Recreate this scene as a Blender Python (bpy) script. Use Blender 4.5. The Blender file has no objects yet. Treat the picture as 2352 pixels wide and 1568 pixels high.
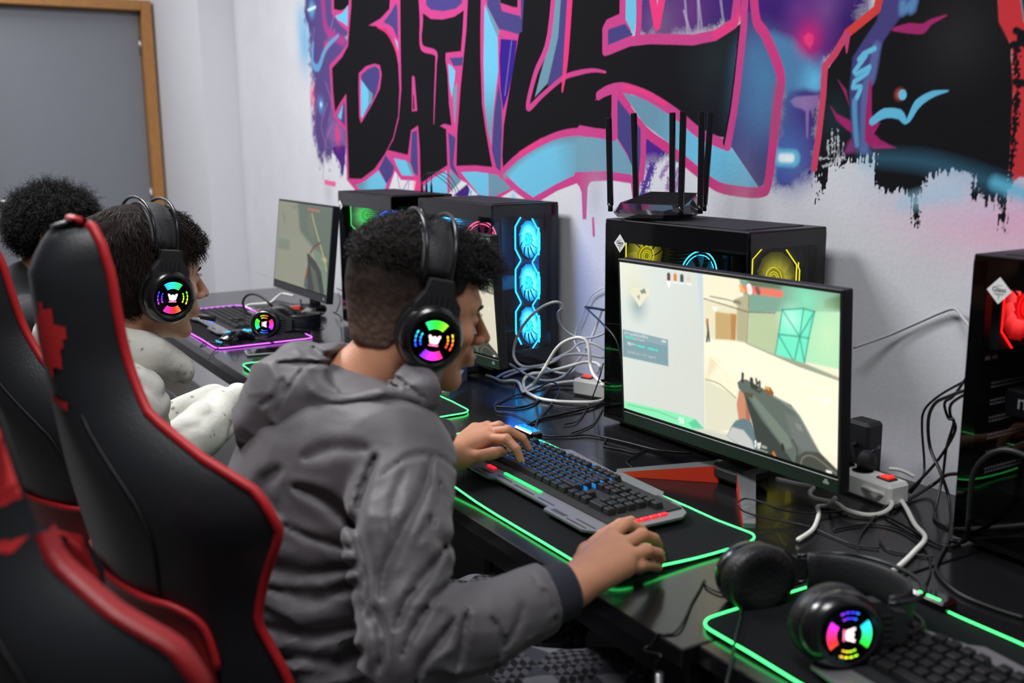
import bpy, math, random
import numpy as np
from mathutils import Vector, Matrix, Euler
sc = bpy.context.scene
COL = sc.collection
rng = np.random.default_rng(7)
PI = math.pi
# ---------------------------------------------------------------- camera
FPX = 2391.9
YAW, PITCH, ROLL = -1.0276, 0.1955, -0.0087
CAM = np.array([1.3321, -1.6303, 1.3806])
def cam_rows():
    f = np.array([math.sin(YAW)*math.cos(PITCH), math.cos(YAW)*math.cos(PITCH), -math.sin(PITCH)])
    r = np.array([math.cos(YAW), -math.sin(YAW), 0.]); u = np.cross(r, f)
    c, s = math.cos(ROLL), math.sin(ROLL)
    return np.array([c*r+s*u, -s*r+c*u, f])
CR = cam_rows()
cam = bpy.data.cameras.new('camera'); cam_o = bpy.data.objects.new('camera', cam); COL.objects.link(cam_o)
cam.sensor_width = 36.0; cam.lens = 36.0*FPX/2352
cam_o.matrix_world = Matrix(((CR[0][0], CR[1][0], -CR[2][0], CAM[0]), (CR[0][1], CR[1][1], -CR[2][1], CAM[1]),
                             (CR[0][2], CR[1][2], -CR[2][2], CAM[2]), (0, 0, 0, 1)))
cam.clip_start = .02
cam.dof.use_dof = True; cam.dof.focus_distance = 2.25; cam.dof.aperture_fstop = 3.5
sc.camera = cam_o
# ---------------------------------------------------------------- world, room lamps, exposure
sc.view_settings.view_transform = 'Standard'; sc.view_settings.look = 'None'
sc.view_settings.gamma = 1; sc.view_settings.use_curve_mapping = False
sc.view_settings.exposure = 0.0
sc.cycles.use_denoising = True
sc.cycles.max_bounces = 6; sc.cycles.transparent_max_bounces = 12
w = bpy.data.worlds.new('room_ambient_fill'); sc.world = w; w.use_nodes = True  # dim even fill added as the room's ambient light
w.node_tree.nodes['Background'].inputs[0].default_value = (.90, .92, 1, 1)
w.node_tree.nodes['Background'].inputs[1].default_value = .075
def area(name, loc, rot, sx, sy, power, col=(1, 1, 1)):
    l = bpy.data.lights.new(name, 'AREA'); l.shape = 'RECTANGLE'; l.size = sx; l.size_y = sy; l.energy = power; l.color = col
    o = bpy.data.objects.new(name, l); COL.objects.link(o); o.location = loc; o.rotation_euler = rot; return o
area('ceiling_lamp_tube', (-1.9, -1.55, 2.95), (.06, 0, 0), 1.5, .6, 98, (.985, .99, 1))
area('ceiling_lamp_tube', (.8, -1.5, 2.95), (.04, 0, 0), 1.2, .6, 42, (.985, .99, 1))
area('ceiling_lamp_tube', (-4.2, -1.9, 2.95), (.2, 0, 0), 1.2, .6, 30, (.985, .99, 1))
# turns a pixel of the photograph into a point on a plane of the room
def ray(x, y):
    return CR.T @ np.array([(x-1176)/FPX, -(y-784)/FPX, 1.])
def onz(x, y, z=.74):
    d = ray(x, y); return CAM+d*(z-CAM[2])/d[2]
def ony(x, y, Y=0.):
    d = ray(x, y); return CAM+d*(Y-CAM[1])/d[1]
def onx(x, y, X):
    d = ray(x, y); return CAM+d*(X-CAM[0])/d[0]
def dep(x, y, d):
    return CAM+ray(x, y)*d
# ---------------------------------------------------------------- helpers: objects
def tag(o, label=None, cat=None, group=None, kind=None):
    if label: o['label'] = label
    if cat: o['category'] = cat
    if group: o['group'] = group
    if kind: o['kind'] = kind
    return o
def empty(name, loc=(0, 0, 0), rz=0., parent=None):
    o = bpy.data.objects.new(name, None); COL.objects.link(o); o.location = loc; o.rotation_euler = (0, 0, rz)
    o.empty_display_size = .05
    if parent: o.parent = parent
    return o
def link_mesh(name, V, F, mats, parent=None, smooth=False, fm=None):
    me = bpy.data.meshes.new(name)
    V = np.asarray(V, dtype=np.float32)
    if isinstance(F, np.ndarray):
        n, k = F.shape
        me.vertices.add(len(V)); me.vertices.foreach_set('co', V.ravel())
        me.loops.add(n*k); me.loops.foreach_set('vertex_index', F.ravel().astype(np.int32))
        me.polygons.add(n); me.polygons.foreach_set('loop_start', np.arange(0, n*k, k, dtype=np.int32))
        me.polygons.foreach_set('loop_total', np.full(n, k, dtype=np.int32))
        me.update(calc_edges=True)
    else:
        me.from_pydata([tuple(map(float, v)) for v in V], [], F); me.update()
    if not isinstance(mats, (list, tuple)): mats = [mats]
    for m in mats: me.materials.append(m)
    if fm is not None: me.polygons.foreach_set('material_index', np.asarray(fm, dtype=np.int32))
    if smooth is True: me.polygons.foreach_set('use_smooth', np.ones(len(me.polygons), dtype=bool))
    o = bpy.data.objects.new(name, me); COL.objects.link(o)
    if parent: o.parent = parent
    return o
def copy_tree(o, parent=None):
    c = o.copy(); COL.objects.link(c)
    if parent: c.parent = parent
    for ch in list(o.children): copy_tree(ch, c)
    return c
# ---------------------------------------------------------------- helpers: geometry
def unit(v):
    v = np.asarray(v, float); return v/(np.linalg.norm(v, axis=-1, keepdims=True)+1e-12)
def crom(pts, n=8, closed=False):
    P = np.asarray(pts, float); N = len(P); out = []
    if N < 3: return P
    idx = range(N) if closed else range(N-1)
    for i in idx:
        if closed: p0, p1, p2, p3 = P[(i-1) % N], P[i], P[(i+1) % N], P[(i+2) % N]
        else: p0, p1, p2, p3 = P[max(i-1, 0)], P[i], P[i+1], P[min(i+2, N-1)]
        t = np.linspace(0, 1, n, endpoint=False)[:, None]
        out.append(.5*((2*p1)+(-p0+p2)*t+(2*p0-5*p1+4*p2-p3)*t*t+(-p0+3*p1-3*p2+p3)*t**3))
    if not closed: out.append(P[-1:])
    return np.concatenate(out)
def rmat(axis, a): return np.array(Matrix.Rotation(a, 3, axis))
def look(z, x=None):
    """rows: x, y, z axes with z along the given direction"""
    z = unit(z); x = np.array([0, 0, 1.]) if x is None else np.asarray(x, float)
    if abs(z@unit(x)) > .99: x = np.array([1., 0, 0])
    x = unit(x-z*(x@z)); return np.array([x, np.cross(z, x), z])
class MB:
    def __init__(s): s.V = []; s.F = []; s.M = []; s.S = []; s.n = 0
    def add(s, V, F, m=0, smooth=True):
        V = np.asarray(V, float); s.V.append(V)
        for f in F: s.F.append([int(i)+s.n for i in f]); s.M.append(m); s.S.append(smooth)
        s.n += len(V); return s
    def box(s, c, size, R=None, m=0, bev=0., top=None):
        """box about c; bev chamfers the twelve edges; top scales the upper face"""
        h = np.array(size, float)/2; c = np.array(c, float)
        if bev <= 0:
            V = np.array([[x, y, z] for z in (-1, 1) for y in (-1, 1) for x in (-1, 1)], float)
            if top is not None: V[4:, :2] *= top
            V = V*h
            F = [(0, 2, 3, 1), (4, 5, 7, 6), (0, 1, 5, 4), (2, 6, 7, 3), (0, 4, 6, 2), (1, 3, 7, 5)]
        else:
            b = min(bev, h.min()*.98); V = []; ix = {}
            for z in (-1, 1):
                for y in (-1, 1):
                    for x in (-1, 1):
                        for k in range(3):
                            p = np.array([x, y, z])*h
                            for j in range(3):
                                if j != k: p[j] -= np.array([x, y, z])[j]*b
                            ix[(x, y, z, k)] = len(V); V.append(p)
            F = []
            for k in range(3):
                a, d = [j for j in range(3) if j != k]
                for sg in (-1, 1):
                    q = []
                    for (u, v) in ((-1, -1), (1, -1), (1, 1), (-1, 1)):
                        t = [0, 0, 0]; t[k] = sg; t[a] = u; t[d] = v; q.append(ix[(*t, k)])
                    F.append(q)
            for k in range(3):            # edges parallel to axis k
                a, d = [j for j in range(3) if j != k]
                for u in (-1, 1):
                    for v in (-1, 1):
                        t0 = [0, 0, 0]; t0[a] = u; t0[d] = v; t1 = list(t0); t0[k] = -1; t1[k] = 1
                        F.append([ix[(*t0, a)], ix[(*t1, a)], ix[(*t1, d)], ix[(*t0, d)]])
            for z in (-1, 1):
                for y in (-1, 1):
                    for x in (-1, 1): F.append([ix[(x, y, z, k)] for k in range(3)])
            V = np.array(V)
        if R is not None: V = V@np.asarray(R)
        return s.add(V+c, F, m, False)
    def tube(s, P, r, n=8, closed=False, m=0, cap=True, sy=1., up=None):
        P = np.asarray(P, float); N = len(P); r = np.broadcast_to(np.asarray(r, float), (N,))
        T = np.zeros_like(P)
        if closed: T = unit(np.roll(P, -1, 0)-np.roll(P, 1, 0))
        else: T[1:-1] = P[2:]-P[:-2]; T[0] = P[1]-P[0]; T[-1] = P[-1]-P[-2]; T = unit(T)
        a = np.array([0, 0, 1.]) if up is None else np.asarray(up, float)
        if abs(T[0]@unit(a)) > .95 and up is None: a = np.array([1., 0, 0])
        X = []; x = unit(a-T[0]*(a@T[0]))
        for t in T: x = unit(x-t*(x@t)); X.append(x)
        X = np.array(X); Y = np.cross(T, X); th = np.arange(n)*2*PI/n
        V = P[:, None]+r[:, None, None]*(X[:, None]*np.cos(th)[None, :, None]+sy*Y[:, None]*np.sin(th)[None, :, None])
        V = V.reshape(-1, 3); F = []
        for i in range(N if closed else N-1):
            j = (i+1) % N
            for k in range(n): F.append((i*n+k, i*n+(k+1) % n, j*n+(k+1) % n, j*n+k))
        if cap and not closed: F.append(list(range(n))[::-1]); F.append([(N-1)*n+k for k in range(n)])
        return s.add(V, F, m, True)
    def lathe(s, prof, c, R=None, n=24, m=0, sx=1., sy=1.):
        prof = np.asarray(prof, float); th = np.arange(n)*2*PI/n; N = len(prof)
        V = np.stack([prof[:, None, 0]*np.cos(th)*sx, prof[:, None, 0]*np.sin(th)*sy, np.repeat(prof[:, 1:2], n, 1)], -1).reshape(-1, 3)
        if R is not None: V = V@np.asarray(R)
        F = []
        for i in range(N-1):
            for k in range(n): F.append((i*n+k, i*n+(k+1) % n, (i+1)*n+(k+1) % n, (i+1)*n+k))
        if prof[0, 0] > 1e-6: F.append(list(range(n))[::-1])
        if prof[-1, 0] > 1e-6: F.append([(N-1)*n+k for k in range(n)])
        return s.add(V+np.array(c, float), F, m, True)
    def prism(s, out, z0, z1, c=(0, 0, 0), R=None, m=0, smooth=False):
        out = np.asarray(out, float); n = len(out)
        V = np.concatenate([np.c_[out, np.full(n, z0)], np.c_[out, np.full(n, z1)]])
        if R is not None: V = V@np.asarray(R)
        F = [list(range(n))[::-1], list(range(n, 2*n))]+[(i, (i+1) % n, n+(i+1) % n, n+i) for i in range(n)]
        return s.add(V+np.array(c, float), F, m, smooth)
    def build(s, name, mats, parent=None):
        V = np.concatenate(s.V); o = link_mesh(name, V, s.F, mats, parent, fm=s.M)
        o.data.polygons.foreach_set('use_smooth', np.array(s.S, dtype=bool))
        return o
# ---------------------------------------------------------------- materials (all procedural)
def lin(c):
    c = np.asarray(c, float)
    if c.max() > 1.001: c = c/255.
    return np.where(c <= .04045, c/12.92, ((c+.055)/1.055)**2.4)
_mc = {}
def mat(name, col=(128, 128, 128), rough=.5, metal=0., emit=None, es=1., bump=0., bscale=80., var=.08, vscale=12., coat=0., spec=.5, sheen=0., sss=0., det=3., lobump=0.):
    if name in _mc: return _mc[name]
    m = bpy.data.materials.new(name); m.use_nodes = True; nt = m.node_tree; b = nt.nodes['Principled BSDF']
    c = lin(col); L = nt.links
    tc = nt.nodes.new('ShaderNodeTexCoord')
    nz = nt.nodes.new('ShaderNodeTexNoise'); nz.inputs['Scale'].default_value = vscale; nz.inputs['Detail'].default_value = det
    L.new(tc.outputs['Object'], nz.inputs['Vector'])
    mx = nt.nodes.new('ShaderNodeMix'); mx.data_type = 'RGBA'
    mx.inputs[6].default_value = (*np.clip(c*(1-var), 0, 1), 1); mx.inputs[7].default_value = (*np.clip(c*(1+var), 0, 1), 1)
    L.new(nz.outputs['Fac'], mx.inputs[0]); L.new(mx.outputs[2], b.inputs['Base Color'])
    b.inputs['Roughness'].default_value = rough; b.inputs['Metallic'].default_value = metal
    b.inputs['Coat Weight'].default_value = coat; b.inputs['Specular IOR Level'].default_value = spec
    b.inputs['Sheen Weight'].default_value = sheen
    if sss: b.inputs['Subsurface Weight'].default_value = sss; b.inputs['Subsurface Radius'].default_value = (.012, .005, .003); b.inputs['Subsurface Scale'].default_value = 1.
    if emit is not None:
        b.inputs['Emission Color'].default_value = (*lin(emit), 1); b.inputs['Emission Strength'].default_value = es
    if bump:
        n2 = nt.nodes.new('ShaderNodeTexNoise'); n2.inputs['Scale'].default_value = bscale; n2.inputs['Detail'].default_value = 4
        L.new(tc.outputs['Object'], n2.inputs['Vector'])
        bp = nt.nodes.new('ShaderNodeBump'); bp.inputs['Strength'].default_value = bump; bp.inputs['Distance'].default_value = .002
        L.new(n2.outputs['Fac'], bp.inputs['Height']); L.new(bp.outputs[0], b.inputs['Normal'])
    _mc[name] = m; return m
def mat_attr(name, rough=.8, emit=0., spec=.3, bump=.1, coat=0., attr='paint'):
    """colour read from the painted colour attribute of the mesh"""
    m = bpy.data.materials.new(name); m.use_nodes = True; nt = m.node_tree; b = nt.nodes['Principled BSDF']
    a = nt.nodes.new('ShaderNodeVertexColor'); a.layer_name = attr
    b.inputs['Roughness'].default_value = rough; b.inputs['Specular IOR Level'].default_value = spec; b.inputs['Coat Weight'].default_value = coat
    if emit:
        b.inputs['Base Color'].default_value = (.01, .01, .01, 1)
        nt.links.new(a.outputs[0], b.inputs['Emission Color']); b.inputs['Emission Strength'].default_value = emit
    else: nt.links.new(a.outputs[0], b.inputs['Base Color'])
    if bump:
        tc = nt.nodes.new('ShaderNodeTexCoord'); n2 = nt.nodes.new('ShaderNodeTexNoise'); n2.inputs['Scale'].default_value = 90
        nt.links.new(tc.outputs['Object'], n2.inputs['Vector'])
        bp = nt.nodes.new('ShaderNodeBump'); bp.inputs['Strength'].default_value = bump; bp.inputs['Distance'].default_value = .002
        nt.links.new(n2.outputs['Fac'], bp.inputs['Height']); nt.links.new(bp.outputs[0], b.inputs['Normal'])
    return m
def glow(name, col, es=3.):
    return mat(name, tuple(np.asarray(col)*.25), .4, emit=col, es=es)
def glass(name, tint, fac=.9):
    m = bpy.data.materials.new(name); m.use_nodes = True; nt = m.node_tree; nt.nodes.clear()
    o = nt.nodes.new('ShaderNodeOutputMaterial'); t = nt.nodes.new('ShaderNodeBsdfTransparent'); t.inputs[0].default_value = (*tint, 1)
    g = nt.nodes.new('ShaderNodeBsdfGlossy'); g.inputs['Roughness'].default_value = .03
    f = nt.nodes.new('ShaderNodeFresnel'); f.inputs[0].default_value = 1.45; x = nt.nodes.new('ShaderNodeMixShader')
    ge = nt.nodes.new('ShaderNodeNewGeometry'); sb_ = nt.nodes.new('ShaderNodeMath'); sb_.operation = 'SUBTRACT'; sb_.inputs[0].default_value = 1.; mu = nt.nodes.new('ShaderNodeMath'); mu.operation = 'MULTIPLY'
    nt.links.new(ge.outputs['Backfacing'], sb_.inputs[1]); nt.links.new(sb_.outputs[0], mu.inputs[0]); nt.links.new(f.outputs[0], mu.inputs[1]); nt.links.new(mu.outputs[0], x.inputs[0]); nt.links.new(t.outputs[0], x.inputs[1]); nt.links.new(g.outputs[0], x.inputs[2]); nt.links.new(x.outputs[0], o.inputs[0])
    return m
def text_mesh(name, body, size, m, parent=None, ext=.0003, align='CENTER'):
    cu = bpy.data.curves.new(name, 'FONT'); cu.body = body; cu.size = size; cu.align_x = align; cu.align_y = 'CENTER'; cu.extrude = ext
    tmp = bpy.data.objects.new(name+'_source', cu); COL.objects.link(tmp)
    me = bpy.data.meshes.new_from_object(tmp.evaluated_get(bpy.context.evaluated_depsgraph_get())); me.materials.clear(); me.materials.append(m)
    bpy.data.objects.remove(tmp); o = bpy.data.objects.new(name, me); COL.objects.link(o)
    if parent: o.parent = parent
    return o
BLACK = mat('black_plastic', (22, 22, 24), .38, bump=.05)
BLACKM = mat('matte_black_plastic', (26, 26, 29), .6, bump=.08)
BLACKG = mat('gloss_black_plastic', (10, 10, 11), .12, coat=.5)
STEEL = mat('dark_steel', (40, 41, 44), .45, metal=.6)
# ================================================================ the room
WALLC = (213, 213, 219)
def wall_mat():
    m = mat('painted_plaster', WALLC, .85, bump=.25, bscale=55, var=.03, vscale=3.5, spec=.2); return m
PL = wall_mat()
def slab(name, x0, x1, y0, y1, z0, z1, m, kind='structure'):
    o = MB().box(((x0+x1)/2, (y0+y1)/2, (z0+z1)/2), (x1-x0, y1-y0, z1-z0)).build(name, m); o['kind'] = kind; return o
slab('floor', -5.2, 3, -4.5, .1, -.05, 0, mat('floor_tile', (74, 72, 70), .4, var=.1))
slab('wall_back', -4.05, 3, 0, .1, 0, 3.05, PL)
slab('trim_1', -5.0, -4.05, -.175, .1, 0, 3.05, PL)          # boxed pillar in the corner
# left wall with the door opening
DY0, DY1, DZ = -1.14, -.245, 2.085
mb = MB(); mb.box((-5.05, (-.175+DY1+.055)/2-.0, 1.525), (.1, abs(-.175-(DY1+.055)), 3.05))
mb.box((-5.05, (-4.5+DY0-.055)/2, 1.525), (.1, abs(-4.5-DY0+.055), 3.05))
mb.box((-5.05, (DY0+DY1)/2, (3.05+DZ+.055)/2), (.1, DY1-DY0+.11, 3.05-DZ-.055))
o = mb.build('wall_left', PL); o['kind'] = 'structure'
WOOD = mat('honey_wood', (176, 122, 66), .45, bump=.1, var=.22, vscale=30)
door = empty('door_1', (-5.0, (DY0+DY1)/2, 0)); tag(door, kind='structure')
W2 = (DY1-DY0)/2
MB().box((-.055, 0, DZ/2), (.04, 2*W2-.006, DZ-.01), bev=.002).build('door_leaf', mat('grey_door_paint', (128, 131, 139), .45, bump=.08, var=.03), door)
mb = MB()
for sy in (-1, 1): mb.box((-.02, sy*(W2+.0275), DZ/2+.0275), (.13, .055, DZ+.055), bev=.004)
mb.box((-.02, 0, DZ+.0275), (.13, 2*W2, .055), bev=.004); mb.build('door_frame', WOOD, door)
h = MB(); h.tube([(-.035, -W2+.08, 1.05), (.03, -W2+.08, 1.05), (.035, -W2+.1, 1.05), (.035, -W2+.20, 1.052)], .009, 10); h.lathe([(.001, 0), (.026, 0), (.026, .008), (.001, .008)], (-.034, -W2+.08, 1.05), look((1, 0, 0)))
h.build('door_handle', mat('brushed_metal', (170, 170, 172), .3, metal=.9), door)
for z in (1.9, 1.05, .25): MB().tube([(-.03, W2-.004, z-.05), (-.03, W2-.004, z+.05)], .009, 8).build('hinge', mat('brushed_metal'), door)
# ---------------------------------------------------------------- desks
DT = .74
DESKTOP = mat('black_laminate_top', (23, 23, 25), .2, bump=.03, bscale=400, var=.12, vscale=200, coat=.15)
DESKE = mat('black_desk_edge', (20, 20, 22), .4)
def desk(x0, x1, y0, y1, label):
    e = empty('desk', ((x0+x1)/2, (y0+y1)/2, 0)); w_, d_ = x1-x0-.002, y1-y0
    MB().box((0, 0, DT-.0135), (w_, d_, .027), bev=.002).build('tabletop', DESKTOP, e)
    MB().box((0, -d_/2+.028, DT-.05), (w_-.06, .02, .045), bev=.001).build('front_rail', DESKE, e)
    MB().box((0, d_/2-.06, DT-.25), (w_-.12, .016, .42)).build('modesty_panel', DESKE, e)
    for sx in (-1, 1):
        for sy in (-1, 1): MB().box((sx*(w_/2-.03), sy*(d_/2-.04), (DT-.027)/2), (.045, .045, DT-.028), bev=.004).build('leg', STEEL, e)
    tag(e, label, 'desk', 'black gaming desks along the wall'); return e
desk(-3.04, -1.35, -.82, -.03, 'long black desk under the purple-lit mouse mat, at the far end of the row')
desk(-1.35, .40, -.82, -.03, 'middle black desk carrying the monitor showing a rifle held by a gloved hand')
desk(.402, 2.1, -.795, -.03, 'nearest black desk carrying the loose headset and the red-lit computer')
# ================================================================ painter: colours a dense vertex grid
class Paint:
    def __init__(s, U, Vv, base):
        s.U = np.asarray(U, np.float32); s.W = np.asarray(Vv, np.float32)
        s.img = np.empty((len(s.W), len(s.U), 3), np.float32); s.img[:] = base
        s.r = np.random.default_rng(3)
        s.n1 = s.noise(.02); s.n2 = s.noise(.004); s.n3 = s.noise(.09); s.n4 = s.noise(.0035, .030)
    def noise(s, sc_, sv=None):
        def lat(n, m): return s.r.random((n, m)).astype(np.float32)
        u = (s.U-s.U[0])/sc_; v = (s.W-s.W[0])/(sv or sc_)
        g = lat(int(v.max())+3, int(u.max())+3); iu = u.astype(int); iv = v.astype(int)
        fu = u-iu; fv = (v-iv)[:, None]; fu = (fu*fu*(3-2*fu))[None]; fv = fv*fv*(3-2*fv)
        a = g[iv][:, iu]; b = g[iv][:, iu+1]; c = g[iv+1][:, iu]; d = g[iv+1][:, iu+1]
        return (a*(1-fu)+b*fu)*(1-fv)+(c*(1-fu)+d*fu)*fv
    def _win(s, P, pad):
        x0, z0 = P.min(0)-pad; x1, z1 = P.max(0)+pad
        i0, i1 = np.searchsorted(s.U, (x0, x1)); j0, j1 = np.searchsorted(s.W, (z0, z1))
        return i0, i1, j0, j1
    def _dist(s, P, gx, gz, closed):
        d = np.full(gx.shape, 9., np.float32); ins = np.zeros(gx.shape, bool); n = len(P)
        for i in range(n if closed else n-1):
            a = P[i]; b = P[(i+1) % n]; e = b-a; L = float(e@e)+1e-12
            t = np.clip(((gx-a[0])*e[0]+(gz-a[1])*e[1])/L, 0, 1)
            d = np.minimum(d, (gx-a[0]-t*e[0])**2+(gz-a[1]-t*e[1])**2)
            if closed and a[1] != b[1]:
                ins ^= ((gz > a[1]) != (gz > b[1])) & (gx < (b[0]-a[0])*(gz-a[1])/(b[1]-a[1])+a[0])
        return np.sqrt(d), ins
    def _mix(s, sl, al, col, grad=None, G=None):
        c = np.asarray(col, np.float32)
        if grad is not None:
            (p, q, c2) = grad; p = np.array(p); q = np.array(q); e = q-p
            t = np.clip(((G[0]-p[0])*e[0]+(G[1]-p[1])*e[1])/(e@e), 0, 1)[..., None]
            t = t*t*(3-2*t); c = c*(1-t)+np.asarray(c2, np.float32)*t
        s.img[sl] = s.img[sl]*(1-al[..., None])+c*al[..., None]
    def fill(s, P, col, soft=.003, a=1., grad=None, rag=0., rn=None):
        P = np.asarray(P, np.float32); i0, i1, j0, j1 = s._win(P, soft+rag)
        if i1-i0 < 2 or j1-j0 < 2: return
        gx, gz = np.meshgrid(s.U[i0:i1], s.W[j0:j1]); d, ins = s._dist(P, gx, gz, True)
        sd = np.where(ins, d, -d)
        if rag: sd = sd+rag*((s.n1 if rn is None else rn)[j0:j1, i0:i1]*1.3+s.n2[j0:j1, i0:i1]*.7-1)
        s._mix((slice(j0, j1), slice(i0, i1)), np.clip(.5+sd/soft, 0, 1)*a, col, grad, (gx, gz))
    def stroke(s, P, wd, col, soft=.003, a=1., sm=True, rag=0.):
        P = np.asarray(P, np.float32)
        wd = np.asarray(wd, np.float32)
        if sm and len(P) > 2:
            n = 5
            if wd.ndim: wd = np.interp(np.arange((len(P)-1)*n+1)/n, np.arange(len(P)), wd)
            P = crom(P, n).astype(np.float32)
        W = np.broadcast_to(wd/2, (len(P),))
        i0, i1, j0, j1 = s._win(P, float(W.max())+soft)
        if i1-i0 < 2 or j1-j0 < 2: return
        gx, gz = np.meshgrid(s.U[i0:i1], s.W[j0:j1]); sd = np.full(gx.shape, -9., np.float32)
        for i in range(len(P)-1):
            q = P[i]; e = P[i+1]-q; L = float(e@e)+1e-12
            t = np.clip(((gx-q[0])*e[0]+(gz-q[1])*e[1])/L, 0, 1)
            sd = np.maximum(sd, W[i]*(1-t)+W[i+1]*t-np.sqrt((gx-q[0]-t*e[0])**2+(gz-q[1]-t*e[1])**2))
        if rag: sd = sd+rag*(s.n2[j0:j1, i0:i1]*2-1)
        s._mix((slice(j0, j1), slice(i0, i1)), np.clip(.5+sd/soft, 0, 1)*a, col)
    def spray(s, c, r, col, a=1., ry=None, p=2.):
        c = np.asarray(c, np.float32); ry = ry or r; P = np.array([[c[0]-r, c[1]-ry], [c[0]+r, c[1]+ry]])
        i0, i1, j0, j1 = s._win(P, 0)
        if i1-i0 < 2 or j1-j0 < 2: return
        gx, gz = np.meshgrid(s.U[i0:i1], s.W[j0:j1]); q = np.sqrt(((gx-c[0])/r)**2+((gz-c[1])/ry)**2)
        s._mix((slice(j0, j1), slice(i0, i1)), np.clip(1-q, 0, 1)**p*(3-2*np.clip(1-q, 0, 1))**.5*a, col)
    def build(s, name, m, to3, parent=None, attr='paint'):
        nz, nx = s.img.shape[:2]; gx, gz = np.meshgrid(s.U, s.W); V = to3(gx.ravel(), gz.ravel())
        i = np.arange(nz*nx).reshape(nz, nx); F = np.stack([i[:-1, :-1], i[:-1, 1:], i[1:, 1:], i[1:, :-1]], -1).reshape(-1, 4)
        o = link_mesh(name, V, F, m, parent)
        ca = o.data.color_attributes.new(attr, 'FLOAT_COLOR', 'POINT')
        ca.data.foreach_set('color', np.concatenate([s.img.reshape(-1, 3), np.ones((nz*nx, 1), np.float32)], 1).astype(np.float32).ravel())
        return o
# ================================================================ graffiti mural on the back wall
KW = lin(WALLC)
def wc(c):      # paint albedo from the colour seen, the wall itself is seen as (205,205,212)
    return lin(c)/lin((205, 205, 211))*KW*(.84 if max(c)-min(c) > 22 or max(c) < 120 else 1.)
def A(P, ext=True): return [(ony(650+x*.34014, (y if y > 0 or not ext else -440)*.34014)[[0, 2]]) for x, y in P]
def B(P, ext=True): return [(ony(1350+x*.42602, (y if y > 0 or not ext else -320)*.42602)[[0, 2]]) for x, y in P]
_u = list(np.arange(-4.045, -3.15, .02))
while _u[-1] < .55: _u.append(_u[-1]+.0030-.0014*min(1, (_u[-1]+3.15)/3.1))
_u += list(np.arange(.56, 2.98, .02))
mp = Paint(_u, np.r_[np.arange(.70, .83, .02), np.arange(.84, 2.34, .002), np.arange(2.35, 3.04, .03)], KW)
PK, PK2, BK, VI, CY, GR, DV, PU, LI = [wc(c) for c in ((203, 70, 140), (240, 62, 130), (24, 23, 27), (74, 68, 128), (112, 192, 226), (110, 148, 168), (56, 32, 140), (70, 38, 122), (158, 122, 180))]
WH = KW
def fa(P, c, **k): mp.fill(A(P), c, **k)
def fb(P, c, **k): mp.fill(B(P), c, **k)
def sa(P, wd, c, **k): mp.stroke(A(P), wd, c, **k)
def sb(P, wd, c, **k): mp.stroke(B(P), wd, c, **k)
# soft spray behind the letters, left
for c, r, a in (((120, 120), 110, .5), ((150, 330), 150, .75), ((190, 60), 110, .7), ((150, 220), 120, .6)):
    p = A([c], False)[0]; mp.spray(p, r*.00105, wc((105, 185, 228)), a, ry=r*.0013)
fa([(165, 0), (150, 130), (185, 230), (180, 400), (205, 560), (200, 720), (205, 900), (235, 1000), (255, 1110), (285, 1060), (310, 1130), (335, 1010), (380, 1090), (400, 1170), (415, 1100), (420, 1000), (440, 980), (440, 0)], PU, soft=.03, a=.93, rag=.035)
fa([(330, 780), (420, 860), (425, 1000), (395, 960), (330, 980), (290, 900)], wc((140, 100, 160)), soft=.04, a=.8)
fa([(330, 990), (425, 985), (420, 1080), (408, 1185), (398, 1185), (390, 1120), (370, 1070), (345, 1040)], wc((84, 40, 130)), soft=.006)
for P in ([(215, 190), (195, 330), (205, 420)], [(345, 110), (300, 300), (350, 200)], [(300, 700), (260, 850), (300, 1000)], [(330, 850), (290, 960), (270, 1210)], [(240, 640), (215, 860), (240, 1080)], [(290, 560), (330, 700), (310, 820)], [(190, 560), (190, 760), (210, 950)]):
    sa(P, .009, LI, soft=.006, a=.55)
sa([(250, 0), (280, 130), (330, 230), (410, 280)], .035, wc((190, 60, 140)), soft=.02, a=.75)
sa([(205, 290), (200, 420), (240, 455), (290, 330), (375, 240)], [.018, .03, .032, .024, .012], wc((108, 165, 212)), soft=.008, a=.92)
mp.spray(A([(195, 60)], False)[0], .06, wc((110, 200, 235)), .9); sa([(172, 68), (220, 48)], .012, wc((215, 240, 250)), soft=.006)
mp.spray(A([(258, 710)], False)[0], .055, wc((100, 170, 235)), .95); mp.spray(A([(258, 706)], False)[0], .018, wc((240, 250, 255)), 1)
mp.spray(A([(200, 650)], False)[0], .05, PK2, .8, ry=.1); mp.spray(A([(370, 910)], False)[0], .05, PK2, 1, ry=.08); mp.spray(A([(290, 300)], False)[0], .03, PK2, .8)
fa([(280, 1212), (358, 1228), (355, 1262), (282, 1245)], wc((245, 95, 160)), soft=.006)
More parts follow.
